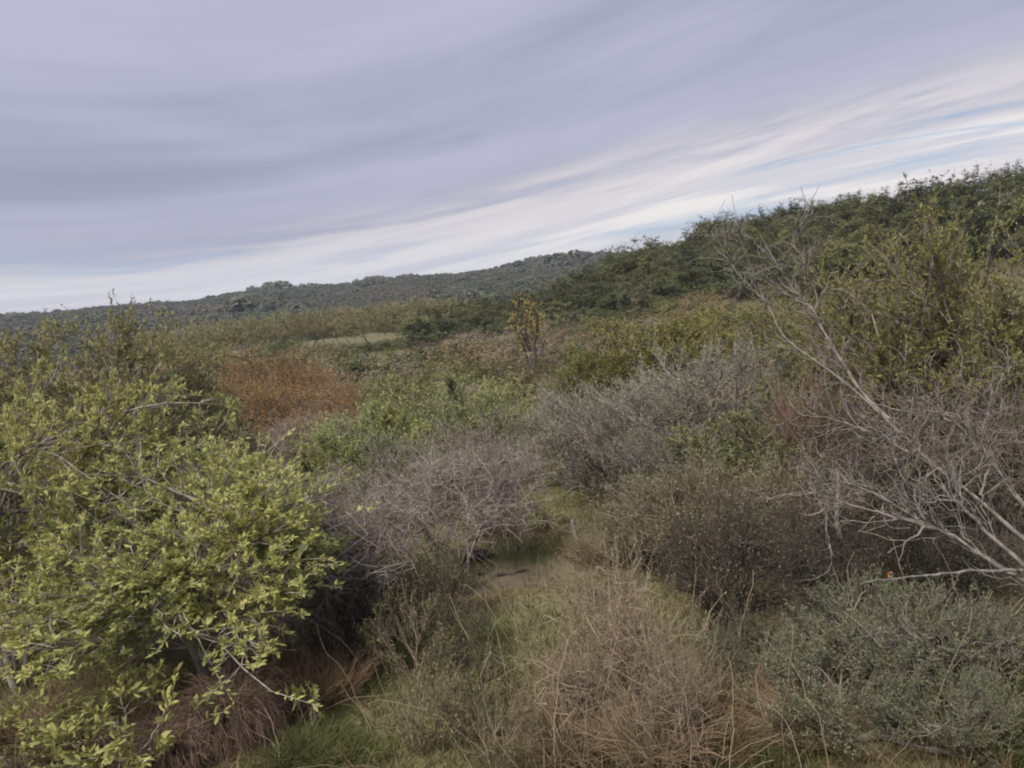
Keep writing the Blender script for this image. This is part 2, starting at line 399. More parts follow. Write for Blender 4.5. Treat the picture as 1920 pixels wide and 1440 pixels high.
LOG = []
def put(proto, name, label, cat, group, pxc, ptop, d, wpx, rot=0.0, sink=0.0, hmul=1.0):
    """stand a plant so that its top shows at pixel (pxc, ptop) and it is wpx pixels wide, at forward distance d"""
    t = at(pxc, ptop, d); z = float(hgt(t[0], d))
    r = root(name, (t[0], d, z - sink))
    sx = wpx * d / FPX / proto.W; sz = (t[2] - z + sink) / proto.H * hmul
    r.rotation_euler = (0, 0, rot); r.scale = (sx, sx, sz)
    for n, me, k in proto.parts: part(n, me, r, k)
    tag(r, label, cat, group); LOG.append((name, round(float(t[0]), 1), d, round(sx * proto.W, 2), round(float(t[2] - z), 2)))
    return r
def stand(proto, name, label, cat, group, x, y, width, height, rot=0.0):
    r = root(name, (x, y, float(hgt(x, y)) - .05)); r.rotation_euler = (0, 0, rot)
    r.scale = (width / proto.W, width / proto.W, height / proto.H)
    for n, me, k in proto.parts: part(n, me, r, k)
    return tag(r, label, cat, group)
rnd = random.Random(4)
exec_order = []
# ------------------------------------------------------------------ far hill: scrub that reads as one mass
def clumps(pos, size, per, seed, squash=.75, leafk=.55):
    rng = np.random.default_rng(seed); n = len(pos)
    d = unit(rng.normal(0, 1, (n, per, 3))); d[..., 2] = np.abs(d[..., 2]) * 1.0 - .15
    s = size[:, None, None]
    c = pos[:, None] + d * s * np.array([.5, .5, .5 * squash]) * rng.uniform(.7, 1.05, (n, per, 1)) + np.array([0, 0, .35]) * s
    l = (size[:, None] * leafk * rng.uniform(.6, 1.3, (n, per))).ravel()
    nr = unit(d.reshape(-1, 3) + rng.normal(0, .3, (n * per, 3)) + np.array([0, 0, .5]))
    D = unit(np.cross(nr, rng.normal(0, 1, (n * per, 3)))); B = c.reshape(-1, 3) - D * l[:, None] * .5
    W = unit(np.cross(D, nr))
    V = np.stack([B, B + D * l[:, None] * .5 + W * l[:, None] * .42, B + D * l[:, None], B + D * l[:, None] * .5 - W * l[:, None] * .42], 1).reshape(-1, 3)
    return V, np.arange(n * per * 4).reshape(-1, 4)
rng = np.random.default_rng(11)
n = 42000
a = rng.uniform(-.68, .34, n); r = np.sqrt(rng.uniform(205 ** 2, 690 ** 2, n))
keep = (np.sin(a * 41 + r * .013) * np.sin(r * .031 + a * 17) + .5 * np.sin(a * 97 + r * .07)) > rng.uniform(-1.5, .1, n) - .25
a, r = a[keep], r[keep]; n = len(a)
x, y = r * np.sin(a), r * np.cos(a)
size = np.exp(rng.normal(.72, .42, n)) * np.where(rng.random(n) < .05, 1.4, 1) * (.7 + .6 * smooth(.35, .65, .5 + .25 * np.sin(x * .031) + .25 * np.sin(y * .027 + x * .011)))
V, F = clumps(rng.normal(0, 1, (9, 3)) * np.array([.42, .42, .03]), rng.uniform(.3, .85, 9), 60, 12, .75, .26)
blob = bpy.data.objects.new('scrub_bush_source', mesh('scrub_bush_source', V, F, MT['farscrub']))
me = bpy.data.meshes.new('hillside_scrub'); me.vertices.add(n); me.vertices.foreach_set('co', np.stack([x, y, hgt(x, y) - .3], 1).astype(np.float32).ravel())
at_ = me.attributes.new('size', 'FLOAT', 'POINT'); at_.data.foreach_set('value', size.astype(np.float32))
at_ = me.attributes.new('turn', 'FLOAT_VECTOR', 'POINT'); at_.data.foreach_set('vector', np.stack([0 * x, 0 * x, rng.uniform(0, 6.28, n)], 1).astype(np.float32).ravel())
fs = bpy.data.objects.new('hillside_scrub', me); COL.objects.link(fs)
gn = bpy.data.node_groups.new('scatter', 'GeometryNodeTree')
gn.interface.new_socket('Geometry', in_out='INPUT', socket_type='NodeSocketGeometry'); gn.interface.new_socket('Geometry', in_out='OUTPUT', socket_type='NodeSocketGeometry')
gi_, go_ = gn.nodes.new('NodeGroupInput'), gn.nodes.new('NodeGroupOutput')
iop = gn.nodes.new('GeometryNodeInstanceOnPoints'); oin = gn.nodes.new('GeometryNodeObjectInfo'); oin.inputs['Object'].default_value = blob
na_, nb_ = gn.nodes.new('GeometryNodeInputNamedAttribute'), gn.nodes.new('GeometryNodeInputNamedAttribute'); na_.inputs[0].default_value = 'size'; nb_.data_type = 'FLOAT_VECTOR'; nb_.inputs[0].default_value = 'turn'
gn.links.new(gi_.outputs[0], iop.inputs['Points']); gn.links.new(oin.outputs['Geometry'], iop.inputs['Instance']); gn.links.new(na_.outputs[0], iop.inputs['Scale']); gn.links.new(nb_.outputs[0], iop.inputs['Rotation']); gn.links.new(iop.outputs[0], go_.inputs[0])
fs.modifiers.new('scatter', 'NODES').node_group = gn
tag(fs, 'dark blue green scrub covering the long distant ridge', 'scrub', None, 'stuff')

# ------------------------------------------------------------------ wooded slope: dark green trees one by one
def tree_proto(seed, mat, H, R, n_tw, ll, lob=.5, **k):
    a_ = dict(mains=6, secs=70, twigs=n_tw, leaf='diamond', leaf_n=4, leaf_l=ll, leaf_w=ll * .62, leaf_mat=mat, stem_mat='darkbark', twig_l=.5, r0=.09, r2=0,
             sec_tubes=False, stems_apart=False, lob=lob, low=-.35, dome=.48, lobes=9, upw=.2, nout=True)
    a_.update(k)
    return plant('tree', seed, H, R, **a_)
DT = [tree_proto(100 + i, 'olivetree' if i in (1, 4) else 'darktree', 4.2 + .5 * (i % 3), 2.3 + .25 * (i % 2), 2500, .15, .34, topflat=1.05, lobes=16) for i in range(5)]
def scatter(n, amin, amax, rmin, rmax, gap, seed, ok=None, taken=None):
    g_ = np.random.default_rng(seed); out = [] if taken is None else taken; new = []
    for _ in range(n * 30):
        a_ = g_.uniform(amin, amax); r_ = math.sqrt(g_.uniform(rmin ** 2, rmax ** 2)); x_, y_ = r_ * math.sin(a_), r_ * math.cos(a_)
        if ok and not ok(a_, r_): continue
        gg = gap(r_) if callable(gap) else gap
        if any((x_ - q[0]) ** 2 + (y_ - q[1]) ** 2 < gg * gg for q in out): continue
        out.append((x_, y_)); new.append((x_, y_, a_, r_))
        if len(new) >= n: break
    return new
TK = []
def slope_ok(a_, r_):
    R_ = 138 - 12 * smooth(.1, .6, a_); crest_ = np.interp(a_, CR_A, CR_H)
    return r_ < R_ + 9 and r_ > 92 + 14 * math.sin(a_ * 9 + 1) * .5 - 0 * crest_
for x, y, a_, r_ in scatter(230, -.10, .62, 85, 150, 4.5, 21, slope_ok, TK):
    R_ = 138 - 12 * smooth(.1, .6, a_); sky_ = r_ > R_ - 7; foot = r_ < 103
    lab = ('dark green round tree standing on the skyline of the wooded slope' if sky_ else 'dark green round tree at the foot of the wooded slope' if foot else 'dark green round tree among others halfway up the wooded slope')
    s_ = rnd.choice([.8, 1.0, 1.2, 1.4, 1.65]); ti = rnd.randrange(5)
    lab = {.8: 'small ', 1.65: 'broad '}.get(s_, '') + lab.replace('dark', 'olive' if ti in (1, 4) else 'dark')
    stand(DT[ti], 'evergreen_tree', lab, 'tree', 'evergreen trees covering the slope', x, y, 5.0 * s_, 3.9 * s_ ** .8 * rnd.uniform(.85, 1.2), rnd.uniform(0, 6.3))
# a taller open crowned tree on the skyline
big = tree_proto(130, 'darktree', 6, 2.4, 260, .30, .8, leaf_n=5)
put(big, 'skyline_tree', 'tall dark tree with a loose crown standing above the wooded skyline', 'tree', None, 1728, 326, 118, 62)
put(DT[1], 'skyline_tree', 'broad dark tree at the low end of the wooded skyline', 'tree', None, 1325, 402, 122, 100)
put(DT[3], 'skyline_tree', 'dark rounded tree beside the gap where the far ridge meets the wood', 'tree', None, 1156, 462, 128, 52)
# dark tongue running down into the valley
for i, (px, py, d, wp) in enumerate([(830, 588, 112, 66), (870, 580, 116, 76), (915, 572, 114, 84), (958, 566, 118, 90), (1003, 556, 116, 92), (1050, 546, 120, 96), (1092, 536, 118, 92), (900, 606, 104, 84), (950, 600, 102, 92), (848, 612, 105, 70), (1140, 522, 112, 100), (1200, 508, 110, 100), (1250, 496, 112, 96)]):
    put(DT[(0, 2, 3)[i % 3]], 'evergreen_tree', 'deep green bushy tree in the tongue of wood reaching into the valley', 'tree', 'trees of the dark tongue in the valley', px, py, d, wp, i * 1.3)

# ------------------------------------------------------------------ willows along the valley
WL = [plant('willow', 140 + i, 7, 3.0, mains=7, secs=90, twigs=1800, leaf='diamond', leaf_n=3, leaf_l=.5, leaf_w=.06, leaf_mat='willow', stem_mat='greybark', twig_l=1.1, r0=.1, r2=0,
            sec_tubes=False, stems_apart=False, upw=1.0, rand=.3, low=-.4, lob=.25, leafup=1.2, dome=.45) for i in range(3)]
for i, (px, py) in enumerate([(262, 634), (300, 630), (345, 624), (392, 615), (438, 606), (480, 602), (522, 596), (566, 592), (606, 588), (650, 584), (694, 580), (738, 574), (776, 570), (806, 568), (415, 612), (630, 590)]):
    put(WL[i % 3], 'willow_tree', 'pale olive willow with fine upright shoots in the row along the valley', 'willow', 'willows along the valley', px, py - 12, 132 + rnd.uniform(-6, 8), 96 * rnd.uniform(.85, 1.2), i * 1.1)

# ------------------------------------------------------------------ valley scrub
def bush_proto(seed, mat, tw=260, ll=.2, lw=.45, **k):
    tw *= 3; ll *= .55
    a_ = dict(mains=5, secs=45, twigs=tw, leaf='diamond', leaf_n=4, leaf_l=ll, leaf_w=ll * lw, leaf_mat=mat, stem_mat='darkbark', twig_l=.35, r0=.04, r2=0, sec_tubes=False, stems_apart=False, lob=.5, low=-.3, dome=.42, lobes=8, nout=True)
    a_.update(k); return plant('bush', seed, 2.0, 1.5, **a_)
BK = {'mauve': [bush_proto(160 + i, 'mauve', 500, .22, .16, leaf_n=5, upw=.6) for i in range(2)],
      'brown': [bush_proto(170 + i, 'brownbush', 420, .17, .35) for i in range(2)],
      'green': [bush_proto(180 + i, 'midgreen', 420, .16, .45) for i in range(3)],
      'dark': [bush_proto(190 + i, 'darktree', 420, .18, .45) for i in range(2)]}
LAB = {'mauve': 'leafless mauve grey bush of fine twigs', 'brown': 'olive brown small leaved bush', 'green': 'dull green rounded bush', 'dark': 'dark green dense bush'}
ZONE = [(34, 'just below the near shrubs'), (62, 'in the middle of the valley scrub'), (140, 'at the far edge of the valley scrub')]
def pick(a_, r_):
    q = rnd.random()
    if r_ > 92: return 'dark' if q < .45 else 'mauve' if q < .75 else 'green'
    if a_ > .12: return 'brown' if q < .35 else 'mauve' if q < .62 else 'green'
    return 'mauve' if q < .34 else 'brown' if q < .54 else 'green' if q < .80 else 'dark'
def valley_ok(a_, r_):
    if a_ < -.09 and r_ > 112: return False                      # the willows show above the scrub
    if -.22 < a_ < -.11 and 64 < r_ < 128: return False        # the open grass patch
    if -.01 < a_ < .075 and 20 < r_ < 40: return False           # in front of the golden tree
    if a_ < -.22 and r_ < 34: return False                      # the rusty thicket stands there
    return r_ < 96 + 40 * smooth(-.05, -.2, -abs(a_)) or a_ < -.1
for x, y, a_, r_ in scatter(330, -.42, .5, 28, 140, lambda r__: 1.3 + r__ * .011, 33, valley_ok):
    k = pick(a_, r_); lst = BK[k]; z_ = next(t for lim, t in ZONE if r_ < lim); s_ = rnd.choice([.75, .9, 1.1, 1.35, 1.6]) * (1 + .002 * r_)
    stand(lst[rnd.randrange(len(lst))], 'valley_bush', {.75: 'small ', 1.6: 'big '}.get(round(s_ / (1 + .002 * r_), 2), '') + LAB[k] + ' ' + z_, 'bush', 'bushes of the valley scrub', x, y, 3.3 * s_, 1.75 * s_ * rnd.uniform(.8, 1.25), rnd.uniform(0, 6.3))
for px, py, d, wp, k in [(300, 664, 96, 60, 'green'), (350, 660, 100, 60, 'mauve'), (400, 655, 98, 64, 'dark'), (450, 652, 102, 60, 'mauve'), (485, 646, 100, 56, 'green'), (700, 638, 104, 54, 'dark'), (735, 632, 106, 50, 'dark'), (655, 640, 103, 50, 'dark'), (610, 640, 104, 60, 'mauve'), (560, 642, 100, 70, 'mauve'), (520, 650, 98, 50, 'dark'), (775, 640, 98, 40, 'dark')]:
    put(BK[k][0], 'valley_bush', LAB[k] + ' standing before the willows beside the open grass patch', 'bush', 'bushes before the willows', px, py, d, wp)

for px, py, d, wp, k, t in [(655, 690, 30, 110, 'dark', 'dark green bush beside the end of the rusty thicket'), (735, 700, 28, 110, 'green', 'olive green bush between the dark bush and the pale green shrub'), (690, 720, 24, 120, 'green', 'green bush in front of the dark bush by the rusty thicket'),
                         (790, 690, 32, 130, 'brown', 'olive brown bush rising behind the fresh pale green shrub'), (880, 660, 36, 150, 'mauve', 'broad mauve bush between the golden tree and the valley bushes'), (950, 680, 30, 130, 'brown', 'olive brown bush at the foot of the golden tree'), (860, 700, 26, 120, 'mauve', 'mauve grey bush close behind the fresh pale green shrub'),
                         (960, 735, 20, 130, 'mauve', 'mauve grey bush below the low ochre bush'), (1030, 745, 17, 130, 'brown', 'olive brown bush behind the grey sage shrub'), (1130, 610, 38, 130, 'mauve', 'mauve bush above the low end of the yellow green row'), (1190, 585, 42, 130, 'brown', 'olive brown bush above the broad yellow green shrub'), (930, 640, 42, 130, 'brown', 'olive brown bush beside the golden tree trunk'), (600, 735, 20, 120, 'brown', 'olive brown bush amid the rusty bushes'),
                         (1390, 540, 36, 150, 'green', 'dull green bush beside the loose orange brown bush'), (1480, 545, 30, 150, 'brown', 'olive brown bush behind the two tall dead stems'), (1600, 520, 30, 160, 'green', 'dull green bush behind the seed head shrub')]:
    put(BK[k][-1], 'valley_bush', t, 'bush', 'bushes behind the near shrubs', px, py, d, wp, px)

for x, y, a_, r_ in scatter(34, -.19, .16, 15.5, 29, 1.8, 57, lambda a__, r__: not (-.0 < a__ < .07 and r__ > 22)):
    k = rnd.choice(['mauve', 'brown', 'green', 'green', 'dark']); s_ = rnd.uniform(.75, 1.15)
    stand(BK[k][rnd.randrange(len(BK[k]))], 'valley_bush', LAB[k] + ' on the bank behind the sage shrubs', 'bush', 'bushes on the bank behind the near shrubs', x, y, 2.3 * s_, 1.25 * s_, rnd.uniform(0, 6.3))
# golden tree and orange bushes
gt = plant('golden', 210, 6, 1.0, mains=4, secs=40, twigs=340, leaf='diamond', leaf_n=4, leaf_l=.14, leaf_w=.08, leaf_mat='gold', stem_mat='darkbark', twig_mat='darkbark', twig_l=.5, r0=.09, r1=.03, r2=.008, dome=.62, low=-.8, upw=.9, rand=.4, lob=.6)
put(gt, 'golden_tree', 'slender golden yellow tree with dark forked trunks in the valley', 'tree', None, 988, 550, 38, 62)
P_ = [np.array([at(1005, 668, 34), at(1002, 645, 34), at(999, 628, 34)]), np.array([at(1024, 676, 33), at(1018, 655, 33), at(1013, 634, 33)])]
for q in P_:
    r_ = root('burnt_snag', (q[0][0], q[0][1], float(hgt(q[0][0], q[0][1]))))
    q = np.concatenate([[[q[0][0], q[0][1], float(hgt(q[0][0], q[0][1])) - .1]], q[:]]) - np.array(r_.location)
    t_ = np.linspace(0, 1, 9); qq = np.stack([np.interp(t_, np.linspace(0, 1, 4), q[:, j]) for j in range(3)], 1)[None]
    qq = wiggle(qq, .05, np.random.default_rng(3)); V, F = tubes(qq, np.linspace(.10, .06, 9)[None], 6); part('trunk', mesh('trunk', V, F, MT['darkbark'], True), r_)
    V, F = tubes(np.array([[qq[0, 6], qq[0, 6] + [.12, 0, .2], qq[0, 6] + [.18, 0, .4]]]), np.array([[.04, .03, .012]]), 5); part('branch', mesh('branch', V, F, MT['darkbark'], True), r_)
    tag(r_, 'blackened bare trunk standing beside the golden tree', 'snag', 'blackened trunks by the golden tree')
OR = bush_proto(220, 'orange', 420, .16, .3, upw=.6)
for px, py, d, wp, t in [(1330, 545, 40, 130, 'loose orange brown bush above the yellow green shrubs'), (1270, 566, 44, 80, 'smaller orange brown bush next to the loose orange brown one'), (1005, 698, 24, 120, 'low ochre bush in front of the golden tree')]:
    put(OR, 'orange_bush', t, 'bush', None, px, py, d, wp)

# ------------------------------------------------------------------ rust coloured bushes
RU = [plant('rust', 230 + i, 2.6, 1.7, mains=8, secs=90, twigs=900, sub=1500, leaf='diamond', leaf_n=2, leaf_l=.085, leaf_w=.03, leaf_mat='rust', twig_mat='browntwig', stem_mat='darkbark', twig_l=.45, r0=.04, r1=.012, r2=.005, upw=.8, rand=.4, low=-.3, lob=.3) for i in range(2)]
RP = plant('rustpale', 235, 2.2, 1.6, mains=8, secs=80, twigs=900, sub=1200, leaf='diamond', leaf_n=2, leaf_l=.08, leaf_w=.025, leaf_mat='rustpale', twig_mat='mauvetwig', stem_mat='darkbark', twig_l=.45, r0=.04, r1=.012, r2=.006, upw=.7, rand=.45, lob=.35)
for i, (px, py, d, wp, t) in enumerate([(370, 646, 24, 250, 'tall rust orange bush rising behind the grey green round shrub'), (475, 652, 22, 200, 'broad rust orange bush at the centre of the rusty thicket'), (545, 676, 22, 150, 'rust orange bush with an olive top beside the dark green bushes'), (600, 690, 21, 110, 'small rust orange bush at the end of the rusty thicket'), (450, 705, 16, 220, 'rust orange bush with bare lower twigs close behind the grey green round shrub'), (545, 712, 15.5, 210, 'wide rust orange bush at the near edge of the rusty thicket'), (625, 705, 18, 130, 'rust orange bush next to the dark green bush')]):
    put(RU[i % 2], 'rust_bush', t, 'bush', 'rust orange bushes', px, py, d, wp, i)
for i, (px, py, d, wp, t) in enumerate([(570, 765, 13.5, 170, 'pale rust and mauve twiggy bush in front of the rusty thicket'), (650, 765, 15, 120, 'pale rust bush between the rusty thicket and the pale green shrub'), (480, 800, 13, 150, 'low brownish bare bush at the foot of the rusty thicket')]):
    put(RP, 'twiggy_bush', t, 'bush', 'pale rust bushes', px, py, d, wp, i)
# ------------------------------------------------------------------ near shrubs
S = 'shrub'
A1 = plant('a', 301, 2.3, 1.5, mains=8, secs=120, twigs=3000, leaf='diamond', leaf_n=18, leaf_l=.047, leaf_w=.0165, leaf_mat='broad', twig_mat='limbbark', stem_mat='limbbark', twig_l=.30, r0=.03, r1=.013, r2=.0048, low=-.35, lob=.6, dome=.45, leaf_t0=.65)
A2 = plant('a', 302, 1.9, 1.3, mains=8, secs=130, twigs=2700, leaf='diamond', leaf_n=18, leaf_l=.047, leaf_w=.0165, leaf_mat='broad', twig_mat='limbbark', stem_mat='limbbark', twig_l=.28, r0=.026, r1=.012, r2=.0048, low=-.3, lob=.65, dome=.5, leaf_t0=.65)
put(A1, 'broadleaf_shrub', 'large bright yellow green broad leaved shrub, taller of the two at the tussock', S, 'bright broad leaved shrubs', -90, 725, 5.9, 720, .4)
put(A2, 'broadleaf_shrub', 'bright yellow green broad leaved shrub spreading over the brown tussock', S, 'bright broad leaved shrubs', 375, 830, 5.6, 640, 1.9)
A3 = plant('sprig', 303, .6, .5, mains=6, secs=22, twigs=90, leaf='leaf', leaf_n=9, leaf_l=.085, leaf_w=.027, leaf_mat='broad', twig_mat='limbbark', stem_mat='limbbark', twig_l=.2, r0=.012, r1=.006, r2=.003, leaf_t0=.5)
put(A3, 'young_shrub', 'low leafy shoots growing in front of the brown tussock', S, None, 215, 1285, 4.45, 230)
put(A3, 'young_shrub', 'low leafy shoots beside the trunk of the bright broad leaved shrub', S, None, 30, 1330, 4.6, 190, 2)
A4 = plant('sprig', 304, .5, .25, mains=3, secs=8, twigs=22, leaf='leaf', leaf_n=10, leaf_l=.07, leaf_w=.022, leaf_mat='broad', twig_mat='limbbark', stem_mat='limbbark', twig_l=.14, r0=.008, r1=.005, r2=.003, leaf_t0=.5)
put(A4, 'young_shrub', 'single yellow green sprig standing in the reddish grass', S, None, 570, 1275, 4.7, 55)

B1 = plant('b', 311, 3.2, 1.9, mains=7, secs=120, twigs=2600, leaf='diamond', leaf_n=10, leaf_l=.065, leaf_w=.02, leaf_mat='olive', twig_mat='greybark', stem_mat='limbbark', twig_l=.34, r0=.045, r1=.014, r2=.005, upw=.6, lob=.5)
put(B1, 'olive_shrub', 'tall dull olive shrub with a forked pale trunk behind the bright shrub', S, None, 110, 592, 9.6, 430)
put(B1, 'olive_shrub', 'olive shrub standing behind the tallest bright broad leaved shrub', S, None, -90, 655, 10.5, 330, 2.2)
B2 = plant('b', 312, 2.4, 1.5, mains=7, secs=120, twigs=1800, leaf='leaf', leaf_n=8, leaf_l=.055, leaf_w=.017, leaf_mat='greygreen', twig_mat='greybark', stem_mat='greybark', twig_l=.28, r0=.04, r1=.012, r2=.004, lob=.55)
put(B2, 'greygreen_shrub', 'dense dark grey green round shrub in front of the rusty thicket', S, None, 335, 712, 10.2, 240)
put(B2, 'greygreen_shrub', 'grey green shrub between the tall olive shrub and the round one', S, None, 215, 700, 11.0, 200, 1.2)
B3 = plant('b', 313, 1.5, 1.2, mains=6, secs=90, twigs=1000, leaf='leaf', leaf_n=7, leaf_l=.05, leaf_w=.016, leaf_mat='greygreen', twig_mat='greybark', stem_mat='greybark', twig_l=.25, r0=.03, r1=.01, r2=.004, lob=.5)
put(B3, 'greygreen_shrub', 'low grey green shrub at the foot of the round grey green shrub', S, None, 325, 785, 9.0, 290, .5)

# leafless mauve shrubs
D1 = plant('d', 321, 1.7, 1.3, mains=9, secs=150, twigs=1800, sub=3000, twig_mat='mauvetwig', stem_mat='darkbark', twig_l=.30, r0=.026, r1=.009, r2=.0042, low=-.35, upw=.12, rand=.8, wig=.20, lob=.6, kink=.35, outw=.12)
put(D1, 'bare_shrub', 'leafless mauve grey shrub of tangled twigs touching the bright broad leaved shrub', S, 'leafless tangled shrubs', 600, 812, 6.2, 410)
D2 = plant('d', 322, 1.8, 1.3, mains=7, secs=120, twigs=1300, sub=2600, leaf='diamond', leaf_n=1, leaf_l=.03, leaf_w=.011, leaf_mat='sagegreen', twig_mat='mauvetwig', stem_mat='greybark', twig_l=.32, r0=.026, r1=.009, r2=.004, low=-.2, upw=.3, rand=.75, wig=.18, lob=.5, lean=(.3, 0), outw=.15, dome=.64, kink=.2)
put(D2, 'bare_shrub', 'leafless mauve shrub with a few sage leaves leaning over the clearing', S, 'leafless tangled shrubs', 820, 815, 7.0, 330)

# pale green shrub
E1 = plant('e', 331, 1.9, 1.5, mains=8, secs=110, twigs=2300, leaf='leaf', leaf_n=7, leaf_l=.075, leaf_w=.018, leaf_mat='palegreen', twig_mat='greybark', stem_mat='greybark', twig_l=.36, r0=.03, r1=.01, r2=.004, upw=.9, rand=.4, lob=.4, leafup=.6)
put(E1, 'palegreen_shrub', 'fresh pale green shrub with upright shoots above the leafless mauve shrub', S, None, 835, 700, 12.0, 300)
put(E1, 'palegreen_shrub', 'lower pale green shrub next to the rusty thicket', S, None, 715, 745, 11.5, 230, 2.1)
E2 = plant('e', 332, 1.5, 1.2, mains=8, secs=100, twigs=1300, leaf='leaf', leaf_n=6, leaf_l=.055, leaf_w=.013, leaf_mat='sagegreen', twig_mat='mauvetwig', stem_mat='greybark', twig_l=.30, r0=.025, r1=.009, r2=.004, upw=.6, rand=.5, lob=.4)
put(E2, 'sagegreen_shrub', 'thin sage green shrub with many visible twigs behind the clearing', S, None, 905, 770, 10.4, 230)
put(E2, 'sagegreen_shrub', 'thin sage green twiggy shrub below the fresh pale green shrub', S, None, 760, 810, 9.6, 260, 1.3)

# sage centre
F1 = plant('f', 341, 2.0, 1.4, mains=8, secs=130, twigs=1800, sub=1600, leaf='diamond', leaf_n=9, leaf_l=.045, leaf_w=.011, leaf_mat='sage', twig_mat='mauvetwig', stem_mat='darkbark', twig_l=.28, r0=.03, r1=.011, r2=.004, lob=.55, upw=.5, rand=.5)
F2 = plant('f', 342, 2.2, 1.4, mains=9, secs=130, twigs=1700, sub=1600, leaf='diamond', leaf_n=8, leaf_l=.048, leaf_w=.012, leaf_mat='sage', twig_mat='mauvetwig', stem_mat='darkbark', twig_l=.30, r0=.034, r1=.012, r2=.0045, lob=.6, upw=.5, rand=.5)
put(F1, 'sage_shrub', 'grey sage shrub beside the pale green shrub, overlooking the clearing', S, 'grey sage shrubs', 1060, 735, 10.5, 230)
put(F2, 'sage_shrub', 'large silvery sage shrub in front of the yellow green shrubs', S, 'grey sage shrubs', 1310, 632, 10.2, 290)
put(F1, 'sage_shrub', 'sage shrub with black slanting stems between the two other sage shrubs', S, 'grey sage shrubs', 1190, 715, 9.6, 300, 2.0)
F4 = plant('f', 343, 1.6, 1.5, mains=12, secs=130, twigs=1300, sub=1500, leaf='diamond', leaf_n=2, leaf_l=.035, leaf_w=.011, leaf_mat='sagegreen', twig_mat='darkbark', stem_mat='darkbark', twig_l=.32, r0=.032, r1=.012, r2=.0045, lob=.4, upw=.4, rand=.5, low=-.1)
put(F4, 'darkstem_shrub', 'sparse shrub with black slanting stems at the edge of the clearing', S, None, 1190, 800, 8.4, 330)
put(F4, 'darkstem_shrub', 'sparse dark stemmed shrub below the silvery sage shrub', S, None, 1420, 765, 7.8, 320, 2.4)
F5 = plant('f', 344, 1.6, 1.3, mains=8, secs=110, twigs=1300, sub=1200, leaf='diamond', leaf_n=4, leaf_l=.04, leaf_w=.013, leaf_mat='sagegreen', twig_mat='browntwig', stem_mat='darkbark', twig_l=.28, r0=.03, r1=.01, r2=.004, lob=.5, upw=.5, rand=.5)
put(F5, 'sagegreen_shrub', 'brownish sage green shrub in front of the sparse dark stemmed shrubs', S, None, 1340, 825, 6.9, 330, .7)
F3 = plant('f3', 345, 1.9, .8, mains=5, secs=50, twigs=480, leaf='leaf', leaf_n=8, leaf_l=.07, leaf_w=.019, leaf_mat='olive', twig_mat='darkbark', stem_mat='darkbark', twig_l=.24, r0=.03, r1=.01, r2=.004, dome=.74, low=-.5, lob=.4)
put(F5, 'sagegreen_shrub', 'brownish sage green shrub beside the grey stump', S, None, 1245, 860, 6.9, 270, 2.7)
put(F5, 'sagegreen_shrub', 'brownish sage green shrub reaching down to the dark dense twiggy shrub', S, None, 1470, 835, 6.4, 280, 4.4)
put(F1, 'sage_shrub', 'grey sage shrub close beside the small green leafy shrub', S, 'grey sage shrubs', 1250, 790, 8.3, 260, 3.6)
put(F3, 'leafy_shrub', 'small green leafy shrub standing out among the grey sage shrubs', S, None, 1365, 775, 7.7, 185)

# yellow green shrubs behind
G1 = plant('g', 351, 2.4, 1.7, mains=7, secs=110, twigs=1500, leaf='leaf', leaf_n=8, leaf_l=.085, leaf_w=.024, leaf_mat='yellowgreen', twig_mat='greybark', stem_mat='greybark', twig_l=.36, r0=.035, r1=.012, r2=.004, lob=.5, upw=.6)
for px, py, d, wp, ro, t in [(1190, 600, 15, 280, 0, 'broad yellow green shrub behind the silvery sage shrub'), (1095, 655, 14.2, 150, 2, 'yellow green shrub at the low end of the yellow green row'), (1300, 585, 15.5, 200, 4, 'yellow green shrub below the loose orange brown bush'), (1440, 578, 14, 240, 1, 'yellow green shrub behind the coppery bare shrub'), (1560, 560, 13, 230, 3, 'yellow green shrub behind the two tall dead stems')]:
    put(G1, 'yellowgreen_shrub', t, S, 'yellow green shrubs', px, py, d, wp, ro)
# coppery bare shrub
H1 = plant('h', 361, 1.9, .9, mains=10, secs=90, twigs=700, sub=1100, twig_mat='coppertwig', stem_mat='coppertwig', twig_l=.32, r0=.014, r1=.008, r2=.0045, low=0, upw=.9, rand=.45, wig=.05, lob=.3, dome=.35)
put(H1, 'coppery_shrub', 'leafless coppery shrub of upright twigs beside the long dead stems', S, None, 1500, 655, 7.6, 210)

# leafy shrubs on the dead tree's side
J1 = plant('j', 371, 3.0, 1.6, mains=7, secs=110, twigs=2400, leaf='diamond', leaf_n=8, leaf_l=.062, leaf_w=.02, leaf_mat='yellowgreen', twig_mat='greybark', stem_mat='greybark', twig_l=.32, r0=.036, r1=.013, r2=.005, lob=.55, dome=.62, upw=.6, low=-.4)
J2 = plant('j', 372, 2.8, 1.6, mains=9, secs=130, twigs=2400, sub=700, leaf='leaf', leaf_n=6, leaf_l=.06, leaf_w=.018, leaf_mat='broad2', twig_mat='palebark', stem_mat='greybark', twig_l=.34, r0=.036, r1=.013, r2=.005, lob=.55, dome=.62, upw=.5, low=-.5)
j = put(J1, 'seedhead_shrub', 'tall yellow green shrub carrying black seed heads before the wooded slope', S, None, 1720, 400, 8.0, 400)
rng = np.random.default_rng(5)
sh = []
for (px, py) in [(1597, 508), (1618, 502), (1634, 494), (1672, 486), (1703, 500), (1625, 515), (1700, 455), (1746, 510), (1718, 462), (1650, 520), (1880, 508), (1604, 515)]:
    c = at(px, py, 7.55); m_ = 26; dd = unit(rng.normal(0, 1, (m_, 3)))
    sh.append(diamonds(c + dd * .008, dd, .035 + 0 * dd[:, 0], .022 + 0 * dd[:, 0], rng))
